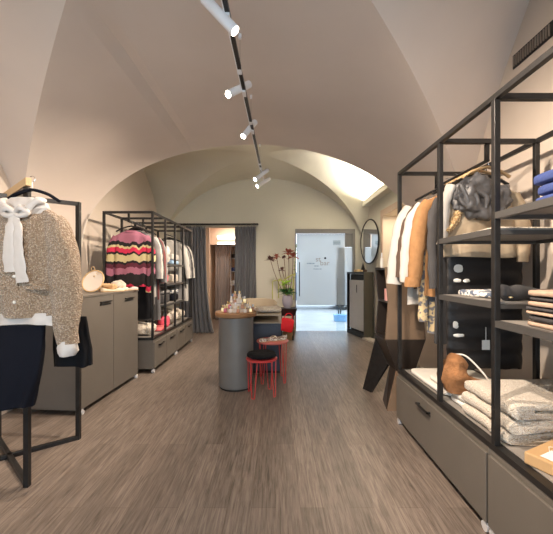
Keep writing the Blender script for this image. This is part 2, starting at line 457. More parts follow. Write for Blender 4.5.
wall('wall_right', 'vault2', 'x', X2+A2, .45, YA, YB, lambda y: z2(X2+A2, y)+.02, holes=[(4.95, 6.28, .0, 2.50)], n=80)
FIT = (-1.72, -.66, 0, 2.46); DOOR = (.445, 1.86, 0, 2.41)
wall('wall_back', 'back', 'y', YB, .18, X2-A2, X2+A2, lambda x: z2(x, YB)+.02, holes=[FIT, DOOR], n=80)
wall('wall_front', 'wall', 'y', YF, -.2, XL, XR, lambda x: z1(x, YF)+.02, holes=[(-2.3, 1.6, 0.1, 2.55)], n=80)
o = B(); o.box(-3.2, 2.9, -1.8, 7.62, -.08, 0); struct(o, 'floor', 'floor')
o = B()
# shop-front glazing behind the camera
o = B(); o.box(-2.3, 1.6, YF-.11, YF-.10, .1, 2.55); w = struct(o, 'window_1', 'thin')
o = B()
for x in (-2.28, -.99, .30, 1.58): o.box(x-.025, x+.025, YF-.14, YF-.06, .1, 2.55)
for z in (.12, 2.53): o.box(-2.3, 1.6, YF-.14, YF-.06, z-.025, z+.025)
o.build('window_frame', 'black', w)
# niche back, ledge, baseboards
XW = X2+A2
o = B(); o.box(XW+.34, XW+.38, 4.90, 6.33, 0, 2.6); struct(o, 'wall_right', 'peach')
o = B(); o.box(XW-.012, XW-.002, 6.28, 6.40, 0, 2.62); o.box(XW-.012, XW-.002, 4.85, 4.95, 0, 2.62); o.box(XW-.012, XW-.002, 4.95, 6.28, 2.50, 2.62); struct(o, 'trim_1', 'peach')
o = B(); o.box(XW-.17, XW-.001, 4.50, YB-.001, 2.86, 2.93); o.box(XW-.17, XW-.14, 4.50, YB-.001, 2.93, 2.98); ledge = struct(o, 'trim_2', 'vault2', bevel=.006)
o = B(); o.box(XL+.001, XL+.015, YF, YA, 0, .10); struct(o, 'baseboard_left', 'wall')
o = B(); o.box(XR-.015, XR-.001, YF, YA, 0, .10); struct(o, 'baseboard_right', 'wall')
o = B(); o.box(-.62, .43, YB-.016, YB-.001, 0, .10); struct(o, 'baseboard_back', 'back')
# LED strip lying on the ledge
o = B(); o.box(XW-.12, XW-.09, 4.70, 7.35, 2.931, 2.941)
tag(o.build('light_strip', 'led2'), 'thin light strip lying on the plaster ledge high above the round wall mirror', 'light strip')

# fitting room behind the curtained opening
o = B()
o.box(-1.99, -1.90, 7.68, 10.6, 0, 2.75); struct(o, 'wall_left', 'peach')
o = B(); o.box(-.20, -.11, 7.68, 10.6, 0, 2.75); struct(o, 'wall_right', 'peach')
o = B(); o.box(-1.99, -.11, 10.6, 10.7, 0, 2.75); struct(o, 'wall_back', 'peach')
o = B(); o.box(-1.99, -.11, 7.68, 10.7, 2.75, 2.8); struct(o, 'ceiling', 'peach')
o = B(); o.box(-1.99, -.11, 7.62, 10.7, -.08, 0); struct(o, 'floor', 'floor')
o = B(); o.box(-1.90, -1.68, 8.05, 8.16, 0, 2.75); struct(o, 'trim_3', 'peach')
t = thing('ceiling_light', 'bright linear ceiling light across the fitting room behind the curtains', 'light', (-1.05, 8.75, 2.70))
o = B(); o.box(-1.62, -.30, 8.62, 8.90, 2.715, 2.748); o.build('frame', 'white', t)
o = B(); o.box(-1.60, -.32, 8.65, 8.87, 2.70, 2.715); o.build('diffuser', 'led', t)
o = B(); o.box(-1.899, -.201, 9.12, 9.15, 2.18, 2.749); struct(o, 'trim_4', 'peach')
o = B(); o.box(-1.66, -.22, 9.09, 9.118, 2.19, 2.225); o.box(-1.66, -.22, 9.08, 9.118, 2.34, 2.42)
tag(o.build('light_strip', 'led'), 'glowing light strip along the header inside the fitting room', 'light strip')

# street beyond the glass door
o = B(); o.box(-.1, 9, 7.62, 22, -.10, -.005); struct(o, 'floor', 'pave')
# door_1
d = thing('door_1', None, None, (1.15, YB+.06, 0)); d['kind'] = 'structure'
o = B(); o.box(.445, 1.86, YB+.02, YB+.12, 2.31, 2.41); o.box(1.80, 1.86, YB+.02, YB+.12, 0, 2.31); o.box(.445, .475, YB+.02, YB+.12, 0, 2.31); o.box(1.63, 1.80, YB+.07, YB+.10, 1.99, 2.31)
o.build('door_frame', 'framegrey', d)
zf = 1.4-(305-272)*7.56/F
o = B(); o.box(.485, 1.62, YB+.05, YB+.06, zf, 2.30); o.build('frosted_pane', 'frost', d)
o = B(); o.box(.485, 1.62, YB+.05, YB+.06, .01, zf-.001); o.build('clear_pane', 'thin', d)
o = B(); o.box(1.43, 1.795, YB+.075, YB+.085, zf, 1.985); o.build('side_pane', 'frost', d)
o = B(); o.box(1.43, 1.795, YB+.075, YB+.085, .01, zf-.001); o.build('side_pane', 'thin', d)
o = B(); o.bar((.55, YB+.0, .83), (.55, YB+.0, 1.63), .022); o.bar((.55, YB, .9), (.55, YB+.05, .9), .014); o.bar((.55, YB, 1.56), (.55, YB+.05, 1.56), .014); o.build('door_handle', 'black', d)
o = B(); o.bar((1.44, YB+.03, .62), (1.44, YB+.03, 1.26), .008); o.build('lock_rail', 'framegrey', d)
def text(s, size, loc, m, parent, name='lettering'):
    cu = bpy.data.curves.new('t', 'FONT'); cu.body = s; cu.size = size; cu.extrude = .001; cu.resolution_u = 3
    ob = bpy.data.objects.new('t', cu); COL.objects.link(ob)
    dg = bpy.context.evaluated_depsgraph_get(); me = bpy.data.meshes.new_from_object(ob.evaluated_get(dg))
    bpy.data.objects.remove(ob); bpy.data.curves.remove(cu)
    b = B(); b.bm.from_mesh(me); bpy.data.meshes.remove(me)
    R = Matrix.Translation(Vector(loc)) @ Matrix.Rotation(PI/2, 4, 'X')
    bmesh.ops.transform(b.bm, matrix=R, verts=b.bm.verts)
    return b.build(name, m, parent, fix=False)
M['letter'] = mat('warm_grey_lettering', (.36, .31, .27), .6)
M['letterblue'] = mat('blue_grey_lettering', (.20, .27, .33), .6)
yl = YB+.046
p = P(315.5, 261.5, yl); text('st', .17, (p.x, yl, p.z), 'letter', d)
p = P(320, 265.3, yl); text('bar', .17, (p.x, yl, p.z), 'letter', d)
o = B(); p = P(325.2, 258.3, yl); o.lathe([(0, -.02), (.022, -.012), (.026, .008), (.015, .024), (0, .028)], (p.x, yl-.004, p.z), 12, sy=.2); o.build('heart_dot', 'dark', d)
o = B()
for (a, b_, y) in ((307, 314.5, 263.5), (314.3, 317.5, 266), (313.5, 320.5, 269)):
    x = a
    while x < b_:
        q = P(x, y, yl); w_ = random.choice((.010, .016, .022)); o.box(q.x, q.x+w_, yl-.002, yl, q.z-.012, q.z+.012); x += (w_+.009)*F/yl
o.build('small_lettering', 'letterblue', d)
o = B()
q = P(333.2, 245, yl)
for i in range(8):
    o.box(q.x+i*.022, q.x+i*.022+.012, yl-.002, yl, q.z, q.z+.11)
o.box(q.x, q.x+.18, yl-.002, yl, q.z+.045, q.z+.055)
o.build('opening_hours_sticker', 'letterblue', d)

# things on the street
def car(x, y, m, label):
    t = thing('parked_car', label, 'car', (x, y, 0), 'cars on the street')
    o = B(); prof = [(-2.0, .35), (-1.95, .75), (-1.2, .92), (-.75, 1.38), (.7, 1.42), (1.4, .95), (2.0, .8), (2.05, .35)]
    o.quadprism([(x+a, y-.8, b_) for a, b_ in prof], (0, 1.6, 0)); o.build('body', m, t, bevel=.05)
    for sx in (-1.25, 1.25):
        for sy in (-.82, .62):
            o = B(); o.cyl((x+sx, y+sy, .305), (x+sx, y+sy+.2, .305), .30, 20); wh = o.build('wheel', 'rubber', t, smooth=True)
            o = B(); o.cyl((x+sx, y+sy-.01, .305), (x+sx, y+sy+.03, .305), .17, 14); o.build('hubcap', 'chrome', wh)
car(1.3, 12.6, 'carblue', 'dark blue parked car glimpsed under the frosted glass of the door')
car(5.6, 12.7, 'carsil', 'pale blue parked car to the right, beyond the glass door')
t = thing('bar_stool', 'black metal stool standing outside beyond the glass door', 'stool', (2.05, 9.6, -.005))
o = B(); o.box(1.87, 2.23, 9.42, 9.78, .40, .44); o.build('seat', 'black', t)
for sx in (-.15, .15):
    for sy in (-.15, .15): o = B(); o.bar((2.05+sx, 9.6+sy, -.005), (2.05+sx*.9, 9.6+sy*.9, .40), .03); o.build('leg', 'black', t)
t = thing('storage_crate', 'blue plastic crate on the pavement outside the glass door', 'crate', (1.85, 9.15, -.005))
o = B(); o.box(1.66, 2.0, 9.05, 9.25, -.004, .16); o.build('body', 'bluecrate', t, bevel=.01)
o = B(); o.box(1.65, 2.01, 9.04, 9.26, .16, .185); o.build('rim', 'bluecrate', t)

# ------------------------------------------------------------------ curtains
def curtain(label, x0, x1, y, z0, z1_, m, folds, seed, flare=0., name='curtain', group=None, amp=.045):
    o = B(); nx = folds*10; nz = 26; G = []
    for j in range(nz+1):
        t = j/nz; z = z1_+(z0-z1_)*t; row = []
        for i in range(nx+1):
            s_ = i/nx; x = x0+(x1-x0)*s_ + flare*t*t*t*(s_-.2)
            a = amp*(.55+.45*t)
            yy = y+a*math.sin(2*PI*folds*s_+.7*noise.noise(Vector((s_*5, t*1.3, seed)))*3)+.02*noise.noise(Vector((s_*9, t*3, seed+4)))
            x += .012*noise.noise(Vector((s_*12, t*2.5, seed+9)))
            row.append(o.bm.verts.new((x, yy, z)))
        G.append(row)
    for j in range(nz):
        for i in range(nx): o.face((G[j][i], G[j][i+1], G[j+1][i+1], G[j+1][i]))
    ob = o.build(name, m, smooth=True, angle=80, solid=.006, fix=False)
    return tag(ob, label, 'curtain', group)
curtain('dark grey floor-length curtain left of the fitting room opening, beside the clothes rack', -2.18, -1.60, 7.30, .012, 2.44, 'curtain', 7, 1, flare=.22)
curtain('dark grey floor-length curtain right of the fitting room opening, behind the beige armchair', -.94, -.46, 7.32, .02, 2.44, 'curtain', 6, 2, flare=.03)
curtain('brownish velvet curtain hanging inside the fitting room', -1.78, -1.37, 9.35, .02, 2.20, 'curtain2', 8, 3, amp=.03)
t = thing('curtain_rod', 'black curtain rod on the olive back wall above the grey curtains', 'curtain rod', (-1.32, 7.32, 2.49))
o = B(); o.cyl((-2.22, 7.31, 2.49), (-.44, 7.31, 2.49), .022, 12); o.build('rod', 'black', t, smooth=True)
for x in (-2.23, -.43): o = B(); o.lathe([(0, -.03), (.025, -.015), (.03, 0), (.025, .015), (0, .03)], (x, 7.31, 2.49), 12); o.build('finial', 'black', t, smooth=True)
for x in (-2.1, -1.25, -.5): o = B(); o.bar((x, 7.31, 2.505), (x, YB-.002, 2.505), .02); o.build('bracket', 'black', t)
for i in range(12):
    for xa, xb in ((-2.16, -1.62), (-.92, -.48)):
        x = xa+(xb-xa)*i/11; o = B()
        o.tube([(x, 7.31+.026*math.cos(2*PI*k/12), 2.487+.026*math.sin(2*PI*k/12)) for k in range(13)], .003, 6, cap=False)
        o.build('ring', 'black', t, smooth=True)

# ------------------------------------------------------------------ modular clothes racks (steel frame on castered drawer base)
def rack(name, label, sx, xf, depth, posts, ztop, zb0, zb1, modules, shelves, rails, handles, group='castered clothes racks'):
    """xf = X of the aisle side, sx = +1 if the rack lies to +X of it"""
    xb = xf+sx*depth; W = .03; xm = xf+sx*depth/2
    y0, y1 = min(posts), max(posts)
    t = thing(name, label, 'clothes rack', (xm, (y0+y1)/2, 0))
    for y in posts:
        for x in (xf+sx*W/2, xb-sx*W/2):
            o = B(); o.box(x-W/2, x+W/2, y-W/2, y+W/2, zb1+.03, ztop-W); o.build('post', 'black', t, bevel=.002)
        o = B(); o.box(min(xf, xb)+W, max(xf, xb)-W, y-W/2, y+W/2, ztop-W, ztop); o.build('cross_bar', 'black', t)
    for x in (xf+sx*W/2, xb-sx*W/2):
        o = B(); o.box(x-W/2, x+W/2, y0-W/2, y1+W/2, ztop-W, ztop); o.build('top_rail', 'black', t, bevel=.002)
    o = B()
    o.box(min(xf, xb), max(xf, xb), y0-W/2, y1+W/2, zb1, zb1+.03)
    o.build('base_frame', 'black', t)
    o = B(); o.box(min(xf, xb)+.05, max(xf, xb)-.05, y0+.03, y1-.03, zb1+.03, zb1+.034); o.build('base_top', 'greyshelf', t)
    for (a, b_) in modules:
        o = B(); o.box(min(xf, xb)+.004, max(xf, xb)-.004, a, b_, zb0, zb1-.001)
        o.build('base_cabinet', 'cab', t, bevel=.003)
    for (a, b_, nd) in handles:
        for k in range(nd):
            u0 = a+(b_-a)*k/nd; u1 = a+(b_-a)*(k+1)/nd
            o = B(); X = xf-sx*.012; o.box(min(X, xf+sx*.003), max(X, xf+sx*.003), u0+.006, u1-.006, zb0+.01, zb1-.035)
            dr = o.build('drawer', 'cab', t, bevel=.003)
            o = B(); ym = (u0+u1)/2+(.07 if name == 'clothes_rack' and sx > 0 else 0); L = .092; zz = zb1-.10
            o.box(min(X, X-sx*.03), max(X, X-sx*.03), ym-L, ym-L+.012, zz, zz+.012); o.box(min(X, X-sx*.03), max(X, X-sx*.03), ym+L-.012, ym+L, zz, zz+.012)
            o.box(min(X-sx*.03, X-sx*.018), max(X-sx*.03, X-sx*.018), ym-L, ym+L, zz, zz+.012)
            o.box(min(X, X-sx*.002), max(X, X-sx*.002), ym-L, ym+L, zz-.022, zz-.006)
            o.build('handle', 'black', dr)
    for (a, b_) in modules:
        for y in (a+.03, b_-.03):
            for x in (xf+sx*.012, xb-sx*.05):
                o = B(); o.cyl((x-.016, y, .0275), (x+.016, y, .0275), .027, 14); o.box(x-.010, x+.010, y-.012, y+.012, .03, zb0)
                o.build('caster', 'casterm', t, smooth=True)
    for (a, b_, z) in shelves:
        o = B(); o.box(min(xf, xb)+.03, max(xf, xb)-.03, a+.01, b_-.01, z-.012, z)
        o.build('shelf', 'greyshelf', t)
        o = B()
        for x in (xf+sx*W/2, xb-sx*W/2): o.box(x-W/2, x+W/2, a+W/2, b_-W/2, z-.035, z-.001)
        for y in (a, b_): o.box(min(xf, xb)+W, max(xf, xb)-W, y-W/2, y+W/2, z-.035, z-.013)
        o.build('shelf_frame', 'steel2', t)
    for (a, b_, z) in rails:
        o = B(); o.cyl((xm, a, z), (xm, b_, z), .0125, 12)
        for y in (a+.015, b_-.015): o.box(xm-.012, xm+.012, y-.012, y+.012, z, ztop-W)
        o.build('hanging_rail', 'black', t, smooth=True)
    return t
RA_X, RA_D = 1.13, .70
rack('clothes_rack', 'black steel clothes rack on taupe castered drawers along the right wall, in front', 1, RA_X, RA_D,
     [.45, 1.05, 1.667, 2.232, 2.964], 2.325, .052, .47, [(.44, 1.695), (1.70, 2.978)],
     [(1.667, 2.232, 1.63), (1.667, 2.232, 1.245), (.45, 1.05, 1.71), (1.05, 1.667, 1.71), (.45, 1.05, 1.15), (1.05, 1.667, 1.15)],
     [(2.232, 2.964, 2.18)], [(.44, 1.695, 1), (1.70, 2.978, 1)])
RD_X = -1.69
rack('clothes_rack', 'long black steel clothes rack on taupe castered drawers along the left wall, towards the curtains', -1, RD_X, .70,
     [4.42, 4.93, 5.40, 5.86, 6.44], 2.24, .06, .46, [(4.41, 5.42), (5.425, 6.455)],
     [(4.93, 5.40, 1.53), (4.93, 5.40, 1.22), (4.93, 5.40, .90), (5.40, 5.86, 1.53), (5.40, 5.86, 1.22), (5.40, 5.86, .90)],
     [(4.42, 4.93, 2.10), (5.86, 6.44, 2.10)], [(4.41, 5.42, 2), (5.425, 6.455, 2)])

# ------------------------------------------------------------------ hangers and garments
def hanger(x, y, zr, label, m='black', w=.21, drop=.075, group='clothes hangers', rz=0.):
    """zr = underside-hooked rail centre height"""
    t = thing('clothes_hanger', label, 'hanger', (x, y, zr-drop-.06), group)
    o = B(); pts = [(x-w, y, zr-drop-.055), (x-w*.6, y, zr-drop-.012), (x-.02, y, zr-drop+.015), (x+.02, y, zr-drop+.015), (x+w*.6, y, zr-drop-.012), (x+w, y, zr-drop-.055)]
    o.tube(crom(pts, 4), .010, 8, ry=[.016]*21); o.build('shoulder_bar', m, t, smooth=True)
    o = B(); hk = [(x, y, zr-drop+.015), (x, y, zr-.04)]
    for k in range(9):
        a = -PI/2+ (PI*1.25)*k/8; hk.append((x+.019*math.cos(a)*1.0, y, zr-.0+.019*math.sin(a)))
    o.tube(hk, .0025, 6); o.build('hook', 'chrome', t, smooth=True)
    return t
def torso(prof, cx, cy, m, parent, name='body', folds=7, fa=.012, seed=0, n=44, e=.75, loc=None):
    """prof: (z, halfwidth, halfdepth, dx)"""
    o = B(); rings = []
    P_ = lerp_list([Vector((*p,)) for p in prof], 5); last = len(P_)-1
    for j, q in enumerate(P_):
        z, w, dp, dx = q; t = j/last; ring = []
        for i in range(n):
            th = 2*PI*i/n; c, s_ = math.cos(th), math.sin(th)
            x = math.copysign(abs(c)**e, c)*w; y = math.copysign(abs(s_)**.9, s_)*dp
            f = fa*(.25+t)*math.sin(folds*th*1.0+3*noise.noise(Vector((th, t*1.5, seed)))+seed)+fa*.7*noise.noise(Vector((x*9, y*9+seed, z*7)))
            y += f*(1 if s_ >= 0 else -1)*abs(s_)**.5; x += f*.4*c
            zz = z+.006*math.sin(th*3+seed)*t
            ring.append(o.bm.verts.new((cx+dx+x, cy+y, zz)))
        rings.append(ring)
    for j in range(last):
        for i in range(n): o.face((rings[j][i], rings[j][(i+1) % n], rings[j+1][(i+1) % n], rings[j+1][i]))
    o.face(rings[0]); o.face(rings[-1][::-1])
    return o.build(name, m, parent, smooth=True, angle=70, loc=loc) 
def garment(name, label, cat, x, y, ztop, L, hw, m, sleeve=.58, dep=.035, seed=0, group=None, ang=.10, flare=1.0, parts=None, sleevem=None, sx_=(-1, 1), fa=.012, sr=.05):
    t = thing(name, label, cat, (x, y, ztop), group)
    sh = hw*.82
    prof = [(ztop+.015, .055, .022, 0), (ztop, .075, .03, 0), (ztop-.03, sh*.62, dep*.8, 0), (ztop-.075, sh, dep, 0), (ztop-.16, sh*.97, dep*1.05, 0), (ztop-L*.5, hw*.86*flare, dep*1.1, 0), (ztop-L, hw*.9*flare, dep*1.1, 0)]
    if L < .3: prof = prof[:4]+[(ztop-L, sh, dep, 0)]
    torso(prof, x, y, m, t, seed=seed, fa=fa)
    if sleeve:
        for s_ in sx_:
            p0 = Vector((x+s_*sh*.93, y, ztop-.085)); p1 = p0+Vector((s_*(.05+ang*.2), -.006, -.13)); p2 = p0+Vector((s_*(.06+ang*.6), -.012, -sleeve*.55)); p3 = p0+Vector((s_*(.055+ang), -.02, -sleeve))
            pa = crom([p0, p1, p2, p3], 6); r = lerp_list([sr*.8, sr*1.05, sr, sr*.85], 6)
            o = B(); o.tube(pa, r, 14, ry=[q*.75 for q in r], amp=.014, fr=14, seed=seed+s_)
            o.build('sleeve', sleevem or m, t, smooth=True, angle=70)
    return t

# --- right rack, hanging bay
xr = RA_X+RA_D/2; zr = 2.18
hang = [
 (2.91, 'white_shirt', 'white shirt hanging farthest from the camera in the right rack', 'shirt', 'shirt', .95, .30, .68),
 (2.82, 'dark_jacket', 'dark brown jacket hanging between two white shirts in the right rack', 'jacket', 'brownwool', .80, .28, .62),
 (2.73, 'white_shirt', 'white shirt hanging right behind the camel jacket in the right rack', 'shirt', 'shirt', .85, .28, .66),
 (2.605, 'camel_jacket', 'camel orange wool jacket with turned cuffs in the right rack', 'jacket', 'camel', .85, .28, .66),
 (2.525, 'long_coat', 'long charcoal coat hanging next to the camel jacket in the right rack', 'coat', 'darkgrey', 1.22, .25, .70),
]
for i, (y, nm, lb, ct, mm, L, hw, sl) in enumerate(hang):
    dx = -.02 if i != 4 else .0
    g = garment(nm, lb, ct, xr+dx, y, 2.055, L, hw, mm, sleeve=sl, seed=i+2, ang=(.11, .10, .09, .07, .0)[i], dep=.02, group=None, sx_=(-1, 1) if i != 4 else (-1,), fa=.010, sr=(.078, .055, .066, .062, .04)[i])
    hanger(xr+dx, y, zr, 'slim hanger carrying the '+lb.split(' in the')[0].split(' hanging')[0]+' on the right rack rail', w=.19)
    if nm == 'camel_jacket':
        for s_ in (-1, 1):
            p = Vector((xr+dx+s_*(.28*.82*.93+.145), y-.02, 2.055-.085-.66)); o = B(); o.tube([p+Vector((0, 0, .05)), p+Vector((0, 0, .0)), p-Vector((0, 0, .03))], [.055, .062, .058], 14, ry=[.045, .05, .046], amp=.01, fr=16); o.build('cuff', 'camel', g, smooth=True)
g = garment('patterned_knit', 'grey and ochre patterned knit showing below the camel jacket sleeve', 'sweater', xr+.02, 2.665, 2.055, 1.16, .27, 'pattern2', sleeve=.98, seed=12, ang=.02, dep=.02, sx_=(-1,), fa=.006, sr=.04)
hanger(xr+.02, 2.665, zr, 'slim hanger carrying the grey and ochre patterned knit', w=.19)
g = garment('beige_jacket', 'beige jacket with golden fur trim behind the crumpled puffer in the right rack', 'jacket', xr+.03, 2.375, 2.06, .55, .33, 'beigecl', sleeve=.50, seed=21, ang=.0, dep=.028, fa=.012, sx_=(1,))
o = B(); o.tube(crom([(xr-.10, 2.35, 2.06), (xr-.13, 2.335, 1.95), (xr-.16, 2.335, 1.80), (xr-.24, 2.335, 1.69)], 6), .028, 12, amp=.016, fr=40, seed=3); o.build('fur_trim', 'fur', g, smooth=True)
o = B(); o.tube(crom([(xr-.19, 2.36, 2.03), (xr-.24, 2.345, 1.90), (xr-.25, 2.345, 1.72), (xr-.27, 2.345, 1.60)], 6), .035, 12, amp=.012, fr=16, seed=5); o.build('lapel', 'shirt', g, smooth=True, label='pale satin lapel')
hanger(xr+.03, 2.375, zr, 'slim hanger carrying the beige fur-trimmed jacket')
# quilted black coat: wavy baffles
t = thing('quilted_coat', 'long black quilted coat with scalloped hem and white marks behind the right rack shelves', 'coat', (xr+.03, 2.45, .66))
o = B(); rings = []; n = 48
for j in range(91):
    tt = j/90; z = 2.055-tt*1.40
    w = .07+.215*min(1, tt*9)**.6; dp = .026+.012*abs(math.sin(tt*PI*13))
    w *= 1+.02*abs(math.sin(tt*PI*13))
    ring = []
    for i in range(n):
        th = 2*PI*i/n; c, s_ = math.cos(th), math.sin(th)
        zz = z + (.018*abs(math.sin(th*5)) if j > 80 else 0)
        ring.append(o.bm.verts.new((xr+.115+math.copysign(abs(c)**.5, c)*w, 2.45+s_*dp, zz)))
    rings.append(ring)
for j in range(90):
    for i in range(n): o.face((rings[j][i], rings[j][(i+1) % n], rings[j+1][(i+1) % n], rings[j+1][i]))
o.face(rings[0]); o.face(rings[-1][::-1])
o.build('body', 'quilt', t, smooth=True, angle=60)
for k, (px, py, a, b_) in enumerate(((459, 268.5, .035, .030), (457.5, 280.5, .030, .014), (467, 280.5, .028, .013), (456, 325, .022, .028), (459, 335.5, .045, .012))):
    q = P(px, py, 2.405); o = B(); o.sell((q.x, 2.41, q.z), a, .006, b_, .8, .8, amp=.006, fr=40, seed=k, nu=18, nv=8, flatbottom=False); o.build('white_mark', 'paper', t, smooth=True, label='white printed mark')
hanger(xr+.03, 2.45, zr, 'slim hanger carrying the long black quilted coat')
o = B(); q = P(486, 345, 2.33); 
o.box(q.x-.028, q.x+.028, q.y, q.y+.003, q.z-.035, q.z+.035); o.box(q.x-.002, q.x+.002, q.y, q.y+.003, q.z+.035, q.z+.13); 
tag(o.build('swing_tag', 'paper'), 'small pale swing tag hanging below the black quilted coat', 'tag')
# crumpled puffer
t = thing('puffer_jacket', 'crumpled charcoal puffer jacket hung at the front of the right rack rail', 'jacket', (1.44, 2.30, 1.81))
o = B(); o.sell((1.43, 2.305, 1.945), .16, .05, .145, .8, .8, amp=.05, fr=11, seed=4, nu=72, nv=44, flatbottom=False, tilt=.35); o.build('body', 'puffer', t, smooth=True, angle=50)
o = B(); o.sell((1.60, 2.30, 1.91), .075, .045, .12, .8, .8, amp=.035, fr=16, seed=9, nu=48, nv=30, flatbottom=False); o.build('hood', 'puffer', t, smooth=True, angle=50)
for k in range(3):
    o = B(); o.tube(crom([(1.30+k*.05, 2.262, 2.02-k*.02), (1.34+k*.07, 2.250, 1.93), (1.36+k*.06, 2.262, 1.85)], 5), .014, 8, amp=.006, fr=20, seed=k); o.build('strap', 'puffer', t, smooth=True)
for k in range(7):
    y = 2.33+k*.085; hanger(xr+.06, y+.012, zr, 'pale wooden hanger in the row of hangers on the right rack rail', 'brass', w=.17, drop=.03, group='pale wooden hangers on the right rail')

# --- right rack, shelves and base
def folded(name, label, cat, x0, x1, y0, y1, z0, z1_, m, seed=0, group=None, amp=.006, rot=0., name2=None, e1=.45, fr=9):
    h = (z1_-z0)/2; o = B()
    o.sell(((x0+x1)/2, (y0+y1)/2, z0+h), (x1-x0)/2, (y1-y0)/2, h, e1*.75, .25, amp=amp, fr=fr, seed=seed, nu=56, nv=18, rot=rot)
    return tag(o.build(name, m, smooth=True, angle=60), label, cat, group)
def stack(label_fn, cat, name, x0, x1, y0, y1, z0, items, group):
    z = z0
    for i, (m, h) in enumerate(items):
        j = random.uniform(-.006, .006)
        folded(name, label_fn(i, len(items)), cat, x0+j, x1+j, y0-j, y1-j, z+.0008, z+h-.001, m, seed=i*3+int(x0*10), group=group, amp=.004)
        z += h
ordn = ['at the bottom', 'second from the bottom', 'third from the bottom', 'in the middle', 'third from the top', 'second from the top', 'on top']
cols = ['beigeknit', 'darkknit', 'beigeknit', 'darkknit', 'beigeknit', 'darkknit', 'beigeknit']
hs = [.024, .030, .020, .018, .026, .019, .034]
stack(lambda i, n: ('beige' if i % 2 == 0 else 'charcoal')+' folded knit '+ordn[i]+' of the stack on the right rack shelf', 'sweater', 'folded_sweater', 1.165, 1.56, 1.10, 1.52, 1.15, list(zip(cols, hs)), 'folded knits in the beige and charcoal stack')
stack(lambda i, n: 'royal blue folded knit '+['at the bottom', 'in the middle', 'on top'][i]+' of the stack on the upper right shelf', 'sweater', 'folded_sweater', 1.25, 1.62, 1.08, 1.58, 1.71, [('blueknit', .054), ('blueknit', .052), ('blueknit', .056)], 'royal blue knits')
folded('folded_scarf', 'white and blue patterned cloth folded on the middle shelf of the right rack', 'scarf', 1.215, 1.50, 1.82, 2.16, 1.246, 1.285, 'pattern', 3, amp=.010, fr=14)
folded('folded_shirt', 'thin cream top folded on the upper middle shelf of the right rack', 'top', 1.22, 1.72, 1.78, 2.15, 1.631, 1.655, 'cream', 5, amp=.006)
t = thing('ankle_boot', 'charcoal suede boot lying on the middle shelf behind the beige knit stack', 'boot', (1.35, 1.74, 1.246))
o = B(); o.tube(crom([(1.225, 1.72, 1.285), (1.30, 1.73, 1.288), (1.42, 1.74, 1.280), (1.56, 1.75, 1.278)], 6), lerp_list([.036, .045, .034, .028], 6), 14, ry=lerp_list([.03, .035, .028, .022], 6), amp=.008, fr=14); o.build('upper', 'darkgrey', t, smooth=True)
o = B(); o.sell((1.222, 1.72, 1.298), .026, .035, .035, .7, .7, amp=.005, fr=20); o.build('heel', 'darkgrey', t, smooth=True)
o = B(); o.lathe([(0, 0), (.010, .002), (.010, .008), (0, .010)], (1.235, 1.683, 1.262), 10); o.build('buckle', 'gold', t)
# base top items (top of base frame z=.50)
zb = .506
folded('folded_blanket', 'off-white folded linen sheet lying flat beneath the brown knit bag', 'blanket', 1.19, 1.74, 2.28, 2.88, zb, zb+.035, 'whitelinen', 7, amp=.007)
folded('folded_blanket', 'second white linen folded on the sheet, right under the brown knit bag', 'blanket', 1.22, 1.62, 2.06, 2.60, zb+.038, zb+.075, 'whitelinen', 8, amp=.005)
folded('storage_tray', 'thin white tray under the white linens at the front of the right rack base', 'tray', 1.22, 1.60, 2.03, 2.26, zb, zb+.034, 'paper', 2, amp=.001)
t = thing('knit_bag', 'rust brown slouchy knit bag standing on white linens in the right rack', 'bag', (1.31, 2.18, zb+.078))
cz = zb+.078
o = B(); o.tube(crom([(1.24, 2.22, cz+.005), (1.225, 2.22, cz+.10), (1.245, 2.23, cz+.19), (1.255, 2.235, cz+.245)], 6), lerp_list([.062, .082, .066, .020], 6), 20, ry=lerp_list([.10, .12, .09, .03], 6), amp=.035, fr=13, seed=3); o.build('body', 'rust', t, smooth=True)
o = B(); o.tube(crom([(1.25, 2.18, cz+.06), (1.33, 2.14, cz+.055), (1.40, 2.12, cz+.05)], 6), lerp_list([.055, .054, .045], 6), 18, amp=.024, fr=14, seed=6); o.build('toe_fold', 'rust', t, smooth=True)
o = B(); o.tube(crom([(1.245, 2.235, cz+.24), (1.31, 2.20, cz+.235), (1.39, 2.13, cz+.13), (1.42, 2.11, cz+.06)], 6), .006, 8); o.build('strap', 'whitelinen', t, smooth=True)
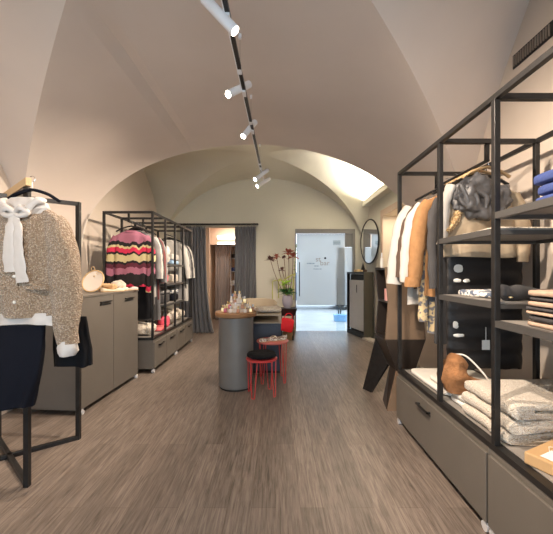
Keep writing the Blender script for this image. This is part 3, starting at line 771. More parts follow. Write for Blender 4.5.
# cream folded blankets with rolled edges
def blanket(label, x0, x1, y0, y1, z0, h, seed):
    """a slab folded once: the bend faces the aisle, the two layers show at the near end"""
    tk = h*.47; zc = z0+h/2; gap = h*.03; nx = 14; o = B(); R_ = h/2
    outer = [(x1, zc+R_)]+[(x1+(x0+R_-x1)*k/nx, zc+R_) for k in range(1, nx+1)]
    outer += [(x0+R_+R_*math.cos(PI/2+PI*k/10), zc+R_*math.sin(PI/2+PI*k/10)) for k in range(1, 10)]
    outer += [(x0+R_+(x1-x0-R_)*k/nx, zc-R_) for k in range(0, nx+1)]
    inner = [(x1-(x1-x0-R_)*k/nx, zc-gap) for k in range(0, nx+1)]+[(x0+R_-.004, zc)]+[(x0+R_+(x1-x0-R_)*k/nx, zc+gap) for k in range(0, nx+1)]
    prof = outer+inner; n = len(prof); rings = []; ny = 26
    for j in range(ny+1):
        t_ = j/ny; y = y0+(y1-y0)*t_; e = min(t_, 1-t_)*(y1-y0); q = 1-max(0, 1-e/.03)**2*.35
        ring = []
        for i_, (x, z) in enumerate(prof):
            zl = z0+h*.25 if z < zc else z0+h*.75
            zz = zl+(z-zl)*q if abs(z-zc) > gap*1.5 or x > x0+R_ else z
            v = Vector((x, y, zz)); nn = noise.noise(v*7+Vector((seed*3, 0, 0)))*.012+noise.noise(v*22+Vector((seed, 5, 0)))*.004
            big = noise.noise(Vector((x*5, y*5, seed*2.2)))*.010
            yy = y+ (noise.noise(Vector((x*6, z*30, seed)))*.016)
            ring.append(o.bm.verts.new((x+nn*1.2, yy, max(z0, zz+big+nn*.3))))
        rings.append(ring)
    for j in range(ny):
        for i_ in range(n): o.face((rings[j][i_], rings[j][(i_+1) % n], rings[j+1][(i_+1) % n], rings[j+1][i_]))
    bmesh.ops.triangulate(o.bm, faces=[o.face(rings[0][::-1]), o.face(rings[-1])])
    return tag(o.build('folded_blanket', 'cream', smooth=True, angle=70), label, 'blanket', 'cream blankets in the pile')
blanket('chunky cream blanket at the bottom of the three on the right rack base', 1.18, 1.74, 1.64, 2.03, zb, .065, 1)
blanket('chunky cream blanket in the middle of the three on the right rack base', 1.185, 1.75, 1.63, 2.04, zb+.066, .070, 2)
blanket('thick cream blanket on top of the three on the right rack base', 1.19, 1.76, 1.62, 2.03, zb+.137, .085, 3)
t = thing('kraft_box', 'brown kraft box with a white swing tag at the right edge of the picture', 'box', (1.36, 1.38, zb))
mt = Matrix.Translation((1.37, 1.455, 0)) @ Matrix.Rotation(.45, 4, 'Z')
o = B(); o.box(-.17, .17, -.13, .13, zb, zb+.055, mt); o.build('body', 'kraft', t, bevel=.006)
o = B(); o.box(-.15, -.05, -.09, -.085+.16, zb+.0565, zb+.0575, mt); o.build('swing_tag', 'paper', t, label='white paper tag')
o = B(); o.tube([mt @ Vector((-.10, .06, zb+.058)), mt @ Vector((-.04, .09, zb+.064)), mt @ Vector((.06, .04, zb+.058))], .0015, 6); o.build('string', 'paper', t)

# ------------------------------------------------------------------ vent on the right wall
t = thing('air_vent', 'slatted air vent grille high on the right wall above the rack', 'vent', (XR, 2.50, 3.12))
o = B(); o.box(XR-.012, XR-.002, 2.30, 2.69, 3.10, 3.215); o.build('frame', 'black', t, bevel=.003)
for k in range(15): o = B(); y = 2.32+k*.0245; o.box(XR-.02, XR-.012, y, y+.010, 3.115, 3.20); o.build('slat', 'ventm', t)

# ------------------------------------------------------------------ left sideboard cabinet
t = thing('sideboard', 'tall taupe two-door sideboard on casters by the left wall', 'cabinet', (-2.2, 3.65, 0))
ang = math.atan2(.07, 1.13)
mt = Matrix.Translation((-1.90, 3.11, 0)) @ Matrix.Rotation(-ang, 4, 'Z')
L = 1.135
o = B(); o.box(-.64, -.018, 0, L, .05, 1.145, mt); o.build('body', 'cabdark', t, bevel=.003)
o = B(); o.box(-.66, .006, -.008, L+.008, 1.146, 1.168, mt); o.build('top', 'cab', t, bevel=.003)
for k in range(2):
    o = B(); o.box(-.017, .0, .004+L/2*k, L/2*(k+1)-.004, .055, 1.142, mt); dr = o.build('door', 'cab', t, bevel=.002)
    yc = L*(.36 if k == 0 else .80); o = B()
    for dz in (0, -.03): o.box(.0005, .020 if dz == 0 else .006, yc-.10, yc+.10, 1.07+dz, 1.082+dz, mt)
    o.build('handle', 'black', dr)
for y in (.03, L-.03):
    for x in (-.58, -.012):
        c = mt @ Vector((x, y, .024)); o = B(); o.cyl((c.x-.018, c.y, .0235), (c.x+.018, c.y, .0235), .023, 14); o.box(c.x-.012, c.x+.012, c.y-.012, c.y+.012, .03, .05); o.build('caster', 'casterm', t, smooth=True)
zt = 1.1685
# round rattan vanity mirror
Ym = 3.62; c = P(93, 284, Ym)
t = thing('vanity_mirror', 'small round table mirror with a rattan rim on the taupe sideboard', 'mirror', (c.x, Ym, zt))
R = .118; cz = zt+R+.012
o = B(); ring = [(c.x+R*math.cos(2*PI*k/36), Ym+.055*math.sin(2*PI*k/36), cz+R*math.sin(2*PI*k/36)) for k in range(37)]; o.tube(ring, .0075, 8, cap=False); o.build('rim', 'brass', t, smooth=True)
o = B(); o.face([o.bm.verts.new((c.x+(R-.004)*math.cos(2*PI*k/36), Ym+.053*math.sin(2*PI*k/36)+.003, cz+(R-.004)*math.sin(2*PI*k/36))) for k in range(36)]); o.build('mirror_glass', 'mirror', t, solid=.004)
o = B(); ring = [(c.x+.02*math.cos(2*PI*k/16), Ym, cz+R+.022+.02*math.sin(2*PI*k/16)) for k in range(17)]; o.tube(ring, .004, 8, cap=False); o.build('hanging_loop', 'brass', t, smooth=True)
o = B(); o.bar((c.x, Ym+.02, cz+R*.5), (c.x, Ym+.13, zt+.004), .01); o.build('stand', 'brass', t)
def shoe(x, y, z, rz, m, label, L=.25, group=None, name='ballet_flat', lining='shoetan'):
    t = thing(name, label, 'shoe', (x, y, z), group)
    mt = Matrix.Translation((x, y, z)) @ Matrix.Rotation(rz, 4, 'Z')
    def out(s): # s 0 heel..1 toe halfwidth
        return .032+.012*math.sin(s*PI*.9)+ (-.0 if s < .85 else -(s-.85)*.16) - (.012*(1-s/.1) if s < .1 else 0)
    n = 20; o = B(); bot = []; mid = []; top = []
    for i in range(n):
        s = i/(n-1); w = max(.008, out(s)); yy = -L/2+L*s
        h = .052-.030*math.sin(min(1, s/.6)*PI*.5) if s < .6 else .030+.012*math.sin((s-.6)/.4*PI)
        for a, lst, k, zz in ((-1, bot, 1, .006), ): pass
        bot.append((w, yy, .007)); mid.append((w*1.04, yy, h*.55)); top.append((w*.72, yy, h))
    def V(sx, q): return o.bm.verts.new(mt @ Vector((sx*q[0], q[1], q[2])))
    Lb, Rb = [V(-1, q) for q in bot], [V(1, q) for q in bot]; Lm, Rm = [V(-1, q) for q in mid], [V(1, q) for q in mid]; Lt, Rt = [V(-1, q) for q in top], [V(1, q) for q in top]
    for i in range(n-1):
        for A, C in ((Lb, Lm), (Lm, Lt)): o.face((A[i], A[i+1], C[i+1], C[i]))
        for A, C in ((Rb, Rm), (Rm, Rt)): o.face((A[i+1], A[i], C[i], C[i+1]))
        if i > n*.62: o.face((Lt[i], Lt[i+1], Rt[i+1], Rt[i]))
        o.face((Lb[i+1], Lb[i], Rb[i], Rb[i+1]))
    for e in (0, n-1): o.face((Lb[e], Lm[e], Rm[e], Rb[e])); o.face((Lm[e], Lt[e], Rt[e], Rm[e]))
    o.build('upper', m, t, smooth=True, angle=60)
    o = B(); ps = [(mt @ Vector((q[0]*1.05, q[1], 0))) for q in bot]+[(mt @ Vector((-q[0]*1.05, q[1], 0))) for q in bot[::-1]]
    o.quadprism(ps, (0, 0, .008)); o.build('sole', lining, t)
    return t
shoe(-1.94, 3.80, zt+.0005, -1.0, 'shoecream', 'cream ballet flat nearest the round table mirror on the sideboard', group='shoes on the sideboard')
shoe(-1.96, 3.98, zt+.0005, -.6, 'shoecream', 'cream leather shoe in the middle of the sideboard shoe group', group='shoes on the sideboard', L=.26)
shoe(-1.90, 4.10, zt+.0005, -.9, 'shirt', 'white sneaker-like shoe at the far end of the sideboard', group='shoes on the sideboard', lining='shoetan', name='sneaker')

# ------------------------------------------------------------------ left rack D contents
xd = RD_X-.35; zd = 2.10
t = thing('striped_sweater', 'wavy striped sweater in mauve, red, cream and black at the end of the left rack', 'sweater', (-2.04, 4.49, 1.975))
zs = 1.975; cx = -2.03
torso([(zs, .07, .02, 0), (zs-.02, .13, .035, 0), (zs-.07, .225, .05, 0), (zs-.2, .235, .055, 0), (zs-.5, .245, .06, 0), (zs-.78, .235, .055, 0)], cx, 4.49, 'stripe', t, seed=5, fa=.012)
for s_ in (-1, 1):
    pa = crom([(cx+s_*.205, 4.49, zs-.08), (cx+s_*.27, 4.475, zs-.25), (cx+s_*.29, 4.46, zs-.55), (cx+s_*(.27), 4.44, zs-.86)], 6)
    o = B(); o.tube(pa, lerp_list([.05, .062, .055, .045], 6), 14, ry=lerp_list([.04, .045, .04, .03], 6), amp=.012, fr=14, seed=s_); o.build('sleeve', 'stripe', t, smooth=True)
o = B(); ring = [(cx+.075*math.cos(2*PI*k/20), 4.475+.03*math.sin(2*PI*k/20), zs+.005-.02*(1-math.sin(2*PI*k/20))*.5) for k in range(21)]; o.tube(ring, .010, 8, cap=False); o.build('collar', 'stripe', t, smooth=True)
hanger(cx, 4.49, zd, 'black hanger carrying the wavy striped sweater')
t = thing('pleated_skirt', 'black skirt hanging below the striped sweater at the end of the left rack', 'skirt', (-2.0, 4.56, .62))
torso([(1.40, .16, .03, 0), (1.2, .19, .04, 0), (.9, .22, .045, .0), (.74, .235, .05, 0)], -1.98, 4.56, 'blackcloth', t, seed=8, fa=.016)
hanger(-1.98, 4.56, zd, 'black clip hanger carrying the black skirt', w=.15)
o = B(); o.cyl((-1.98, 4.56, 1.40), (-1.98, 4.56, 1.97), .003, 6); tag(o.build('hanger_cord', 'black'), 'thin dark cord from hanger down to the black skirt', 'cord')
seq = [('midgrey', 'grey jacket', 1.05), ('shirt', 'white shirt', .95), ('darkgrey', 'charcoal coat', 1.30), ('burgundy', 'burgundy cardigan', 1.0), ('midgrey', 'pale grey coat', 1.32)]
for i, (mm, lb, L_) in enumerate(seq):
    y = 4.635+i*.062
    garment(lb.replace(' ', '_'), lb+' hanging behind the striped sweater, '+['nearest to it', 'second', 'third', 'fourth', 'last before the shelves'][i], lb.split()[-1], xd+.03, y, 1.985, L_, .28, mm, sleeve=.60 if L_ < 1.2 else .66, seed=i+31, dep=.014, ang=.05, fa=.006)
    hanger(xd+.03, y, zd, 'black hanger carrying the '+lb+' behind the striped sweater', w=.18)
for i, (mm, lb, L_) in enumerate([('shirt', 'white blouse', .8), ('midgrey', 'grey wool coat', 1.1), ('darkgrey', 'charcoal blazer', .9), ('shirt', 'long white tunic', 1.15)]):
    y = 5.98+i*.11
    garment(lb.replace(' ', '_'), lb+' hanging at the curtain end of the left rack', lb.split()[-1], xd+.04, y, 1.985, L_, .30, mm, sleeve=.62, seed=i+41, dep=.025, ang=.08, fa=.01)
    hanger(xd+.04, y, zd, 'black hanger carrying the '+lb+' near the curtain', w=.19)
def lump(name, label, cat, x, y, z, ax, ay, az, m, seed, amp=.03, fr=9, rot=0, e=.8):
    o = B(); o.sell((x, y, z+az), ax, ay, az, e, .75, amp=amp, fr=fr, seed=seed, nu=48, nv=26, rot=rot)
    return tag(o.build(name, m, smooth=True, angle=70), label, cat)
zq = .496
lump('fluffy_sweater', 'cream fluffy sweater heaped at the near end of the left rack base', 'sweater', -1.95, 4.62, zq, .22, .14, .085, 'creamfur', 1, amp=.03)
folded('folded_shirt', 'coral folded top on the left rack base beside the cream fluffy sweater', 'top', -2.05, -1.74, 4.83, 5.12, zq, zq+.06, 'palered', 4, amp=.012)
lump('shoulder_bag', 'pink leather bag resting on the left rack base behind the coral top', 'bag', -1.84, 5.24, zq, .09, .09, .09, 'pink', 2, amp=.012, e=.5)
lump('fluffy_blanket', 'cream fluffy blanket heaped on the left rack base under the shelves', 'blanket', -1.95, 5.56, zq, .22, .19, .13, 'creamfur', 5, amp=.04)
lump('fluffy_vest', 'smaller cream fleece heap at the curtain end of the left rack base', 'vest', -1.93, 6.08, zq, .19, .17, .10, 'creamfur', 7, amp=.04)
def sm(name, label, cat, y, z, m, h, dy=.16, dx=.22, **k): folded(name, label, cat, -1.95-dx/2-.03, -1.75, y-dy, y+dy, z+.001, z+h, m, seed=int(y*17+z*9), **k)
lump('cloth_pouch', 'tan crumpled cloth pouch between the round mirror and the shoes on the sideboard', 'pouch', -2.02, 3.86, 1.1695, .085, .07, .05, 'shoetan', 3, amp=.03, fr=14)
lump('cloth_pouch', 'cream crumpled pouch behind the shoes on the sideboard', 'pouch', -2.0, 4.06, 1.1695, .08, .07, .06, 'cream', 6, amp=.025, fr=14)
# upper shelves
lump('white_cardigan', 'white cardigan bundled on the top shelf of the left rack', 'cardigan', -1.92, 5.16, 1.531, .20, .15, .16, 'shirt', 11, amp=.04)
sm('folded_jeans', 'pale blue folded jeans on the top shelf of the left rack, towards the curtain', 'jeans', 5.63, 1.53, 'blue', .07)
sm('folded_sweater', 'white folded knit on the pale blue jeans on the left rack top shelf', 'sweater', 5.63, 1.601, 'shirt', .11)
lump('shoulder_bag', 'small pink bag on the middle shelf of the left rack', 'bag', -1.86, 5.10, 1.221, .13, .10, .075, 'pink', 12, amp=.015, e=.5)
sm('folded_sweater', 'cream folded knit on the middle shelf of the left rack beside the pink bag', 'sweater', 5.60, 1.22, 'cream', .14)
sm('folded_trousers', 'black folded trousers on the lowest shelf of the left rack, nearer bay', 'trousers', 5.15, .90, 'darkgrey', .15)
sm('folded_trousers', 'dark blue folded trousers on the lowest shelf of the left rack, farther bay', 'trousers', 5.62, .90, 'navy', .12)
sm('folded_scarf', 'blue and white patterned cloth on top of the dark blue trousers', 'scarf', 5.62, 1.021, 'pattern', .08)
sm('folded_trousers', 'grey folded cloth on top of the black trousers on the lowest left shelf', 'trousers', 5.15, 1.051, 'midgrey', .06)

# ------------------------------------------------------------------ front left garment stand made of two crossing steel loops
t = thing('garment_stand', 'black steel garment stand of two crossing rectangular frames at the left', 'garment rack', (-1.98, 2.40, 0))
def loop(a, b, ztop, w=.032):
    a = Vector(a); b = Vector(b); o = B()
    for p in (a, b): o.bar((p.x, p.y, 0), (p.x, p.y, ztop), w)
    o.bar((a.x, a.y, w/2), (b.x, b.y, w/2), w); o.bar((a.x, a.y, ztop-w/2), (b.x, b.y, ztop-w/2), w)
    return o.build('frame_loop', 'black', t, bevel=.002)
loop((-1.655, 2.68), (-2.39, 2.12), 1.985); loop((-1.625, 2.09), (-2.31, 2.66), 1.952)
o = B(); o.bar((-1.60, 2.069, 1.985), (-2.31, 2.66, 1.985), .03, .05); o.build('hanging_bar', 'brass', t, label='pale hammered hanging bar')
# cardigan
cx, cy, zs = -1.515, 1.955, 1.80
hanger(cx-.02, cy+.06, 1.985, 'dark blue hanger carrying the beige boucle cardigan', 'navy', w=.17, drop=.085, group=None)
t = thing('boucle_cardigan', 'beige boucle cardigan with pearl buttons over a white blouse at the front left', 'cardigan', (cx, cy, 1.1))
torso([(zs-.005, .10, .03, 0), (zs-.03, .155, .05, 0), (zs-.08, .215, .07, 0), (zs-.2, .225, .078, 0), (zs-.45, .215, .082, 0), (zs-.665, .205, .082, 0)], cx, cy, 'boucle', t, seed=3, fa=.014, folds=5, n=80)
for s_ in (-1, 1):
    pa = crom([(cx+s_*.145, cy, zs-.085), (cx+s_*.205, cy-.01, zs-.20), (cx+s_*.245, cy-.02, zs-.48), (cx+s_*.265, cy-.04, zs-.83)], 8)
    o = B(); o.tube(pa, lerp_list([.062, .086, .088, .060], 8), 28, ry=lerp_list([.05, .07, .065, .05], 8), amp=.018, fr=9, seed=s_+8); o.build('sleeve', 'boucle', t, smooth=True, angle=80)
    c_ = pa[-1]; o = B(); o.tube([c_+Vector((0, 0, .02)), c_+Vector((s_*.003, 0, -.015)), c_+Vector((s_*.006, 0, -.045)), c_+Vector((s_*.006, 0, -.07))], [.048, .054, .060, .036], 26, ry=[.04, .045, .05, .035], amp=.022, fr=22, seed=4); o.build('blouse_cuff', 'silk', t, smooth=True, label='white frilled blouse cuff')
o = B(); o.box(cx-.012, cx+.012, cy-.096, cy-.080, zs-.655, zs-.08); o.build('placket', 'boucle', t, bevel=.004)
for z in (1.375, 1.225):
    o = B(); o.sell((cx+.0, cy-.103, z), .010, .007, .010, 1, 1, nu=14, nv=8); o.build('button', 'pearl', t, smooth=True)
for s_ in (-1, 1):
    o = B(); o.box(cx+s_*.12-.065, cx+s_*.12+.065, cy-.100, cy-.085, zs-.505, zs-.48); o.build('pocket_trim', 'boucle', t, bevel=.006)
torso([(zs+.045, .085, .05, 0), (zs+.015, .125, .062, 0), (zs-.02, .14, .066, 0), (zs-.06, .10, .070, 0)], cx, cy-.008, 'silk', t, name='blouse_neck', seed=9, fa=.010, folds=8, n=60)
for s_ in (-1, 1):
    o = B(); o.tube(crom([(cx+.01, cy-.082, zs-.065), (cx+s_*.055, cy-.085, zs-.03), (cx+s_*.11, cy-.07, zs+.015), (cx+s_*.12, cy-.02, zs+.035)], 6), lerp_list([.016, .026, .024, .014], 6), 14, ry=lerp_list([.010, .014, .014, .010], 6), amp=.014, fr=24, seed=s_); o.build('blouse_collar', 'silk', t, smooth=True, label='white frilled blouse collar')
for s_, dx0, ln in ((-1, -.020, .40), (1, .030, .46)):
    o = B(); pa = crom([(cx+s_*.008, cy-.095, zs-.06), (cx+dx0*.8, cy-.112, zs-.14), (cx+dx0*1.1, cy-.116, zs-.28), (cx+dx0*1.4+.008, cy-.110, zs-ln)], 8)
    o.tube(pa, lerp_list([.014, .026, .032, .036], 8), 20, ry=lerp_list([.012, .010, .008, .003], 8), amp=.010, fr=24, seed=s_+3); o.build('bow_tail', 'silk', t, smooth=True, angle=80)
for s_ in (-1, 1):
    o = B(); o.tube(crom([(cx+.005, cy-.10, zs-.055), (cx+s_*.04, cy-.112, zs-.03), (cx+s_*.07, cy-.095, zs-.055), (cx+s_*.03, cy-.105, zs-.075), (cx+.005, cy-.10, zs-.06)], 6), lerp_list([.010, .018, .016, .014, .010], 6), 14, amp=.006, fr=20); o.build('bow_loop', 'silk', t, smooth=True)
torso([(zs-.645, .188, .068, 0), (zs-.68, .196, .072, 0), (zs-.715, .198, .074, 0)], cx, cy, 'silk', t, name='blouse_hem', seed=6, fa=.012, folds=9)
# trousers beneath
t = thing('black_trousers', 'black wide trousers hanging under the beige boucle cardigan', 'trousers', (cx-.03, cy, .6))
torso([(1.08, .17, .04, -.02), (.95, .19, .045, -.05), (.78, .19, .05, -.07), (.59, .165, .05, -.09)], cx-.03, cy-.02, 'navy', t, seed=4, fa=.014, folds=6)
t = thing('black_skirt', 'short black skirt hanging behind the black trousers on the garment stand', 'skirt', (cx+.05, cy+.22, .75))
torso([(1.10, .10, .03, 0), (1.0, .115, .035, .0), (.88, .125, .035, .01), (.77, .12, .035, .015)], cx+.135, cy+.20, 'blackcloth', t, seed=14, fa=.012, folds=6)

# ------------------------------------------------------------------ perfume counter
cx, cy = -.49, 3.93; zt = .915
t = thing('display_counter', 'grey round column counter with a wooden disc top in the middle of the shop', 'table', (cx, cy, 0))
o = B(); o.lathe([(0, .02), (.20, .02), (.21, .03), (.212, .86), (0, .86)], (cx, cy, 0), 64); o.build('column', 'column', t, smooth=True, angle=30)
o = B(); o.lathe([(0, 0), (.195, 0), (.195, .02), (0, .02)], (cx, cy, 0), 48); o.build('plinth', 'rubber', t, smooth=True, angle=30)
o = B(); o.lathe([(0, .86), (.235, .86), (.252, .875), (.256, .905), (.250, zt), (0, zt)], (cx+.0, cy, 0), 64); o.build('table_top', 'wood', t, smooth=True, angle=30)
for k, (r, z, h) in enumerate(((.15, zt, .045), (.105, zt+.045, .06), (.06, zt+.105, .06))):
    o = B(); o.lathe([(0, z+.0005), (r, z+.0005), (r, z+h), (0, z+h)], (cx+.02, cy+.02, 0), 36)
    tag(o.build('display_riser', 'pearlglass', smooth=True, angle=30), ['widest lowest', 'middle', 'smallest topmost'][k]+' cream riser of the perfume display on the round counter', 'riser', 'stepped perfume risers')
def bottle(x, y, z, s, mb, mc, label):
    t = thing('perfume_bottle', label, 'perfume bottle', (x, y, z), 'perfume bottles on the round counter')
    o = B(); o.box(x-.016*s, x+.016*s, y-.012*s, y+.012*s, z, z+.042*s); o.build('body', mb, t, bevel=.003)
    o = B(); o.lathe([(0, .042*s), (.006*s, .042*s), (.006*s, .048*s), (.010*s, .049*s), (.011*s, .068*s), (0, .070*s)], (x, y, z), 12); o.build('cap', mc, t, smooth=True, angle=30)
    return t
tiers = [(zt+.001, .185, 13, 1.15), (zt+.046, .125, 9, 1.1), (zt+.106, .083, 7, 1.05), (zt+.166, .035, 3, 1.2)]
cm = [('amber', 'amber'), ('rose', 'rose'), ('pearlglass', 'milky'), ('pearlglass', 'milky'), ('gold', 'gold')]
tn = ['standing on the wooden counter top', 'on the lowest riser', 'on the middle riser', 'on the topmost riser']
for ti, (z, r, n, s) in enumerate(tiers):
    for k in range(n):
        a = 2*PI*k/n+ti*.4; q = cm[(k*2+ti) % 5]
        side = ['at the right', 'at the back right', 'at the back', 'at the back left', 'at the left', 'at the front left', 'at the front', 'at the front right'][int(((a % (2*PI))+PI/8)//(PI/4)) % 8]
        bottle(cx+.02+r*math.cos(a), cy+.02+r*math.sin(a)*.92, z, s*random.uniform(.9, 1.1), q[0], 'gold' if k % 3 else 'white', q[1]+' perfume bottle '+tn[ti]+' '+side)

# ------------------------------------------------------------------ stool and side table
t = thing('round_stool', 'low red wire-legged stool with a black cushion in front of the side table', 'stool', (-.163, 3.66, 0))
sx, sy, zs = -.163, 3.66, .425; r = .178
o = B(); o.lathe([(0, zs-.022), (r-.006, zs-.022), (r, zs-.016), (r, zs-.003), (r-.006, zs), (0, zs)], (sx, sy, 0), 40); o.build('seat', 'redsteel', t, smooth=True, angle=35)
o = B(); o.sell((sx, sy, zs+.033), r-.012, r-.012, .032, .6, 1, amp=.008, fr=20, seed=2, nu=48, nv=16); o.build('cushion', 'blackcloth', t, smooth=True, angle=80)
for k in range(4):
    a = PI/4+k*PI/2+.25; o = B()
    for da in (-.14, .14):
        pass
    p0 = Vector((sx+(r-.012)*math.cos(a-.28), sy+(r-.012)*math.sin(a-.28), zs-.02)); p1 = Vector((sx+(r-.012)*math.cos(a+.28), sy+(r-.012)*math.sin(a+.28), zs-.02)); f = Vector((sx+(r-.005)*math.cos(a), sy+(r-.005)*math.sin(a), .008))
    side = (p1-p0).normalized()*.018
    o.tube([p0, f-side, f-side*.5-Vector((0, 0, .001)), f+side*.5-Vector((0, 0, .001)), f+side, p1], .0062, 8); o.build('leg', 'redsteel', t, smooth=True)
t = thing('side_table', 'red round side table on thin wire legs holding snake-print shoes', 'table', (-.045, 4.14, 0))
sx, sy, zs, r = -.045, 4.14, .52, .205
o = B(); o.lathe([(0, zs-.022), (r-.006, zs-.022), (r, zs-.016), (r, zs-.003), (r-.006, zs), (0, zs)], (sx, sy, 0), 40); o.build('table_top', 'redtop', t, smooth=True, angle=35)
for k in range(4):
    a = PI/4+k*PI/2+.1; o = B()
    p0 = Vector((sx+(r-.012)*math.cos(a-.25), sy+(r-.012)*math.sin(a-.25), zs-.02)); p1 = Vector((sx+(r-.012)*math.cos(a+.25), sy+(r-.012)*math.sin(a+.25), zs-.02)); f = Vector((sx+(r-.005)*math.cos(a), sy+(r-.005)*math.sin(a), .008))
    side = (p1-p0).normalized()*.016
    o.tube([p0, f-side, f-side*.5-Vector((0, 0, .001)), f+side*.5-Vector((0, 0, .001)), f+side, p1], .0062, 8); o.build('leg', 'redsteel', t, smooth=True)
shoe(-.115, 4.08, .5205, 2.2, 'pattern3', 'snake-print flat on the left of the red side table', group='snake-print shoes', L=.22)
shoe(.02, 4.12, .5205, 2.0, 'pattern3', 'snake-print flat on the right of the red side table', group='snake-print shoes', L=.23)
shoe(.035, 4.22, .5205, 1.75, 'pattern3', 'snake-print flat at the back of the red side table', group='snake-print shoes', L=.22)

# ------------------------------------------------------------------ cash cabinet, armchair, plant
t = thing('low_cabinet', 'navy cabinet with a beige frame and black open slot behind the round counter', 'cabinet', (-.13, 4.85, 0))
x0, x1, y0, y1 = -.345, .075, 4.37, 5.35
o = B(); o.box(x0+.005, x1-.005, y0+.04, y1, .04, .695); o.build('body', 'navybox', t, bevel=.003)
o = B(); o.box(x0+.02, x1-.02, y0+.06, y1-.03, 0, .04); o.build('plinth', 'rubber', t)
o = B(); o.box(x0+.02, x1-.05, y0+.018, y0+.039, .05, .66); dd = o.build('front_panel', 'navybox', t, bevel=.003)
o = B(); o.box(x0, x1, y0, y1, .80, .822); o.build('top', 'boucle2', t, bevel=.003)
o = B(); o.box(x0, x1, y0, y1, .696, .715); o.build('slot_base', 'boucle2', t, bevel=.003)
o = B(); o.box(x0+.01, x1-.01, y1-.03, y1, .716, .799); o.box(x0, x0+.02, y0, y1-.031, .716, .799); o.build('slot_wall', 'dark', t)
o = B(); o.box(x1-.04, x1, y0, y0+.03, .716, .799); o.build('corner_post', 'boucle2', t)
lump('fur_cushion', 'off-white fur cushion lying on top of the navy cabinet', 'cushion', -.12, 4.62, .823, .20, .17, .04, 'creamfur', 4, amp=.02)
# armchair
ax, ay = -.40, 6.25
t = thing('armchair', 'beige upholstered tub armchair behind the round counter', 'armchair', (ax, ay, 0))
o = B(); rings = []
for k in range(41):
    a = -PI*.12+(PI*1.24)*k/40; h = .86-.07*(abs(k-20)/20)**3
    for_ = []
    c, s_ = math.cos(a), math.sin(a)
    tilt = .05
    for (rr, zz) in ((.30, .20), (.36, .20), (.37+tilt, h-.02), (.345+tilt, h), (.32+tilt, h-.02)):
        for_.append(o.bm.verts.new((ax+rr*c, ay+rr*s_*.95, zz)))
    rings.append(for_)
for k in range(40):
    for i in range(5): o.face((rings[k][i], rings[k][(i+1) % 5], rings[k+1][(i+1) % 5], rings[k+1][i]))
o.face(rings[0][::-1]); o.face(rings[-1])
o.build('backrest', 'boucle2', t, smooth=True, angle=50)
o = B(); o.sell((ax, ay-.06, .36), .30, .30, .10, .4, .6, amp=.004); o.build('seat', 'boucle2', t, smooth=True)
for sx_ in (-.22, .22):
    for sy_ in (-.25, .2): o = B(); o.cyl((ax+sx_*1.1, ay+sy_*1.1, 0), (ax+sx_, ay+sy_, .27), .012, 10, .018); o.build('leg', 'wood', t, smooth=True)
# plant stand
Yp = 6.65; px_ = (287-276)*Yp/F
t = thing('plant_stand', 'black angular pedestal table holding the lavender flower pot', 'side table', (px_, Yp, 0))
zt = 1.4-(308-272)*Yp/F
o = B(); a_ = [(px_-.22, Yp-.17, zt), (px_+.20, Yp-.17, zt), (px_+.20, Yp+.17, zt), (px_-.22, Yp+.17, zt)]; b_ = [(px_-.15, Yp-.11, zt-.15), (px_+.15, Yp-.11, zt-.15), (px_+.15, Yp+.11, zt-.15), (px_-.15, Yp+.11, zt-.15)]
va = [o.bm.verts.new(v) for v in a_]; vb = [o.bm.verts.new(v) for v in b_]; o.face(va); o.face(vb[::-1])
for i in range(4): o.face((vb[i], vb[(i+1) % 4], va[(i+1) % 4], va[i]))
o.build('table_top', 'black', t)
for sx_ in (-.12, .12):
    for sy_ in (-.08, .08): o = B(); o.bar((px_+sx_, Yp+sy_, 0), (px_+sx_, Yp+sy_, zt-.15), .035); o.build('leg', 'black', t)
t = thing('flower_pot', 'lavender ceramic pot with tall rust and lime flowers on the black pedestal', 'potted plant', (px_+.01, Yp, zt))
o = B(); o.lathe([(0, .001), (.07, .001), (.10, .08), (.112, .16), (.10, .24), (.092, .262), (.082, .262), (.085, .22), (0, .21)], (px_+.01, Yp, zt), 32); o.build('pot', 'lav', t, smooth=True, angle=40)
zp = zt+.22
def flower(b, c, r, n, seed, tilt=.6):
    rnd = random.Random(seed)
    for k in range(n):
        a = 2*PI*k/n+rnd.uniform(-.3, .3); e = rnd.uniform(-.3, tilt)
        d = Vector((math.cos(a)*math.cos(e), math.sin(a)*math.cos(e), math.sin(e))); s_ = d.cross(Vector((0, 0, 1))).normalized()*r*.30
        p = [c, c+d*r*.5+s_, c+d*r-Vector((0, 0, r*.2)), c+d*r*.5-s_]
        up = Vector((0, 0, .004)); o_ = [b.bm.verts.new(q) for q in p]; o2 = [b.bm.verts.new(q+up) for q in p]
        b.face(o_[::-1]); b.face(o2)
        for i in range(4): b.face((o_[i], o_[(i+1) % 4], o2[(i+1) % 4], o2[i]))
heads = [(270.5, 260, 'petald', .13), (276.5, 257, 'petal', .11), (284, 257.5, 'petald', .07), (288.5, 253, 'petal', .15), (293, 257, 'petal', .15), (282, 270, 'petald', .09)]
for i, (hx, hy, mm, r) in enumerate(heads):
    h = P(hx, hy, Yp+random.uniform(-.05, .05)); b0 = Vector((px_+.01+(i-2)*.012, Yp, zp-.05)); md = b0.lerp(h, .5)+Vector(((hx-285)*.004, 0, .08))
    o = B(); o.tube(crom([b0, md, h], 6), .007, 6); st = o.build('stem', 'stem', t, smooth=True)
    o = B(); flower(o, h, r, 14, i, 1.3); o.build('blossom', mm, st)
h = P(296.5, 244, Yp); o = B(); o.tube(crom([(px_+.04, Yp, zp-.05), P(293, 285, Yp), P(295, 262, Yp), h], 6), .006, 6); st = o.build('stem', 'yellowgreen', t)
o = B()
for k in range(9): flower(o, P(294.3+k*.25, 278-k*4, Yp), .04, 5, k+30)
o.build('leaf', 'leaf', st)
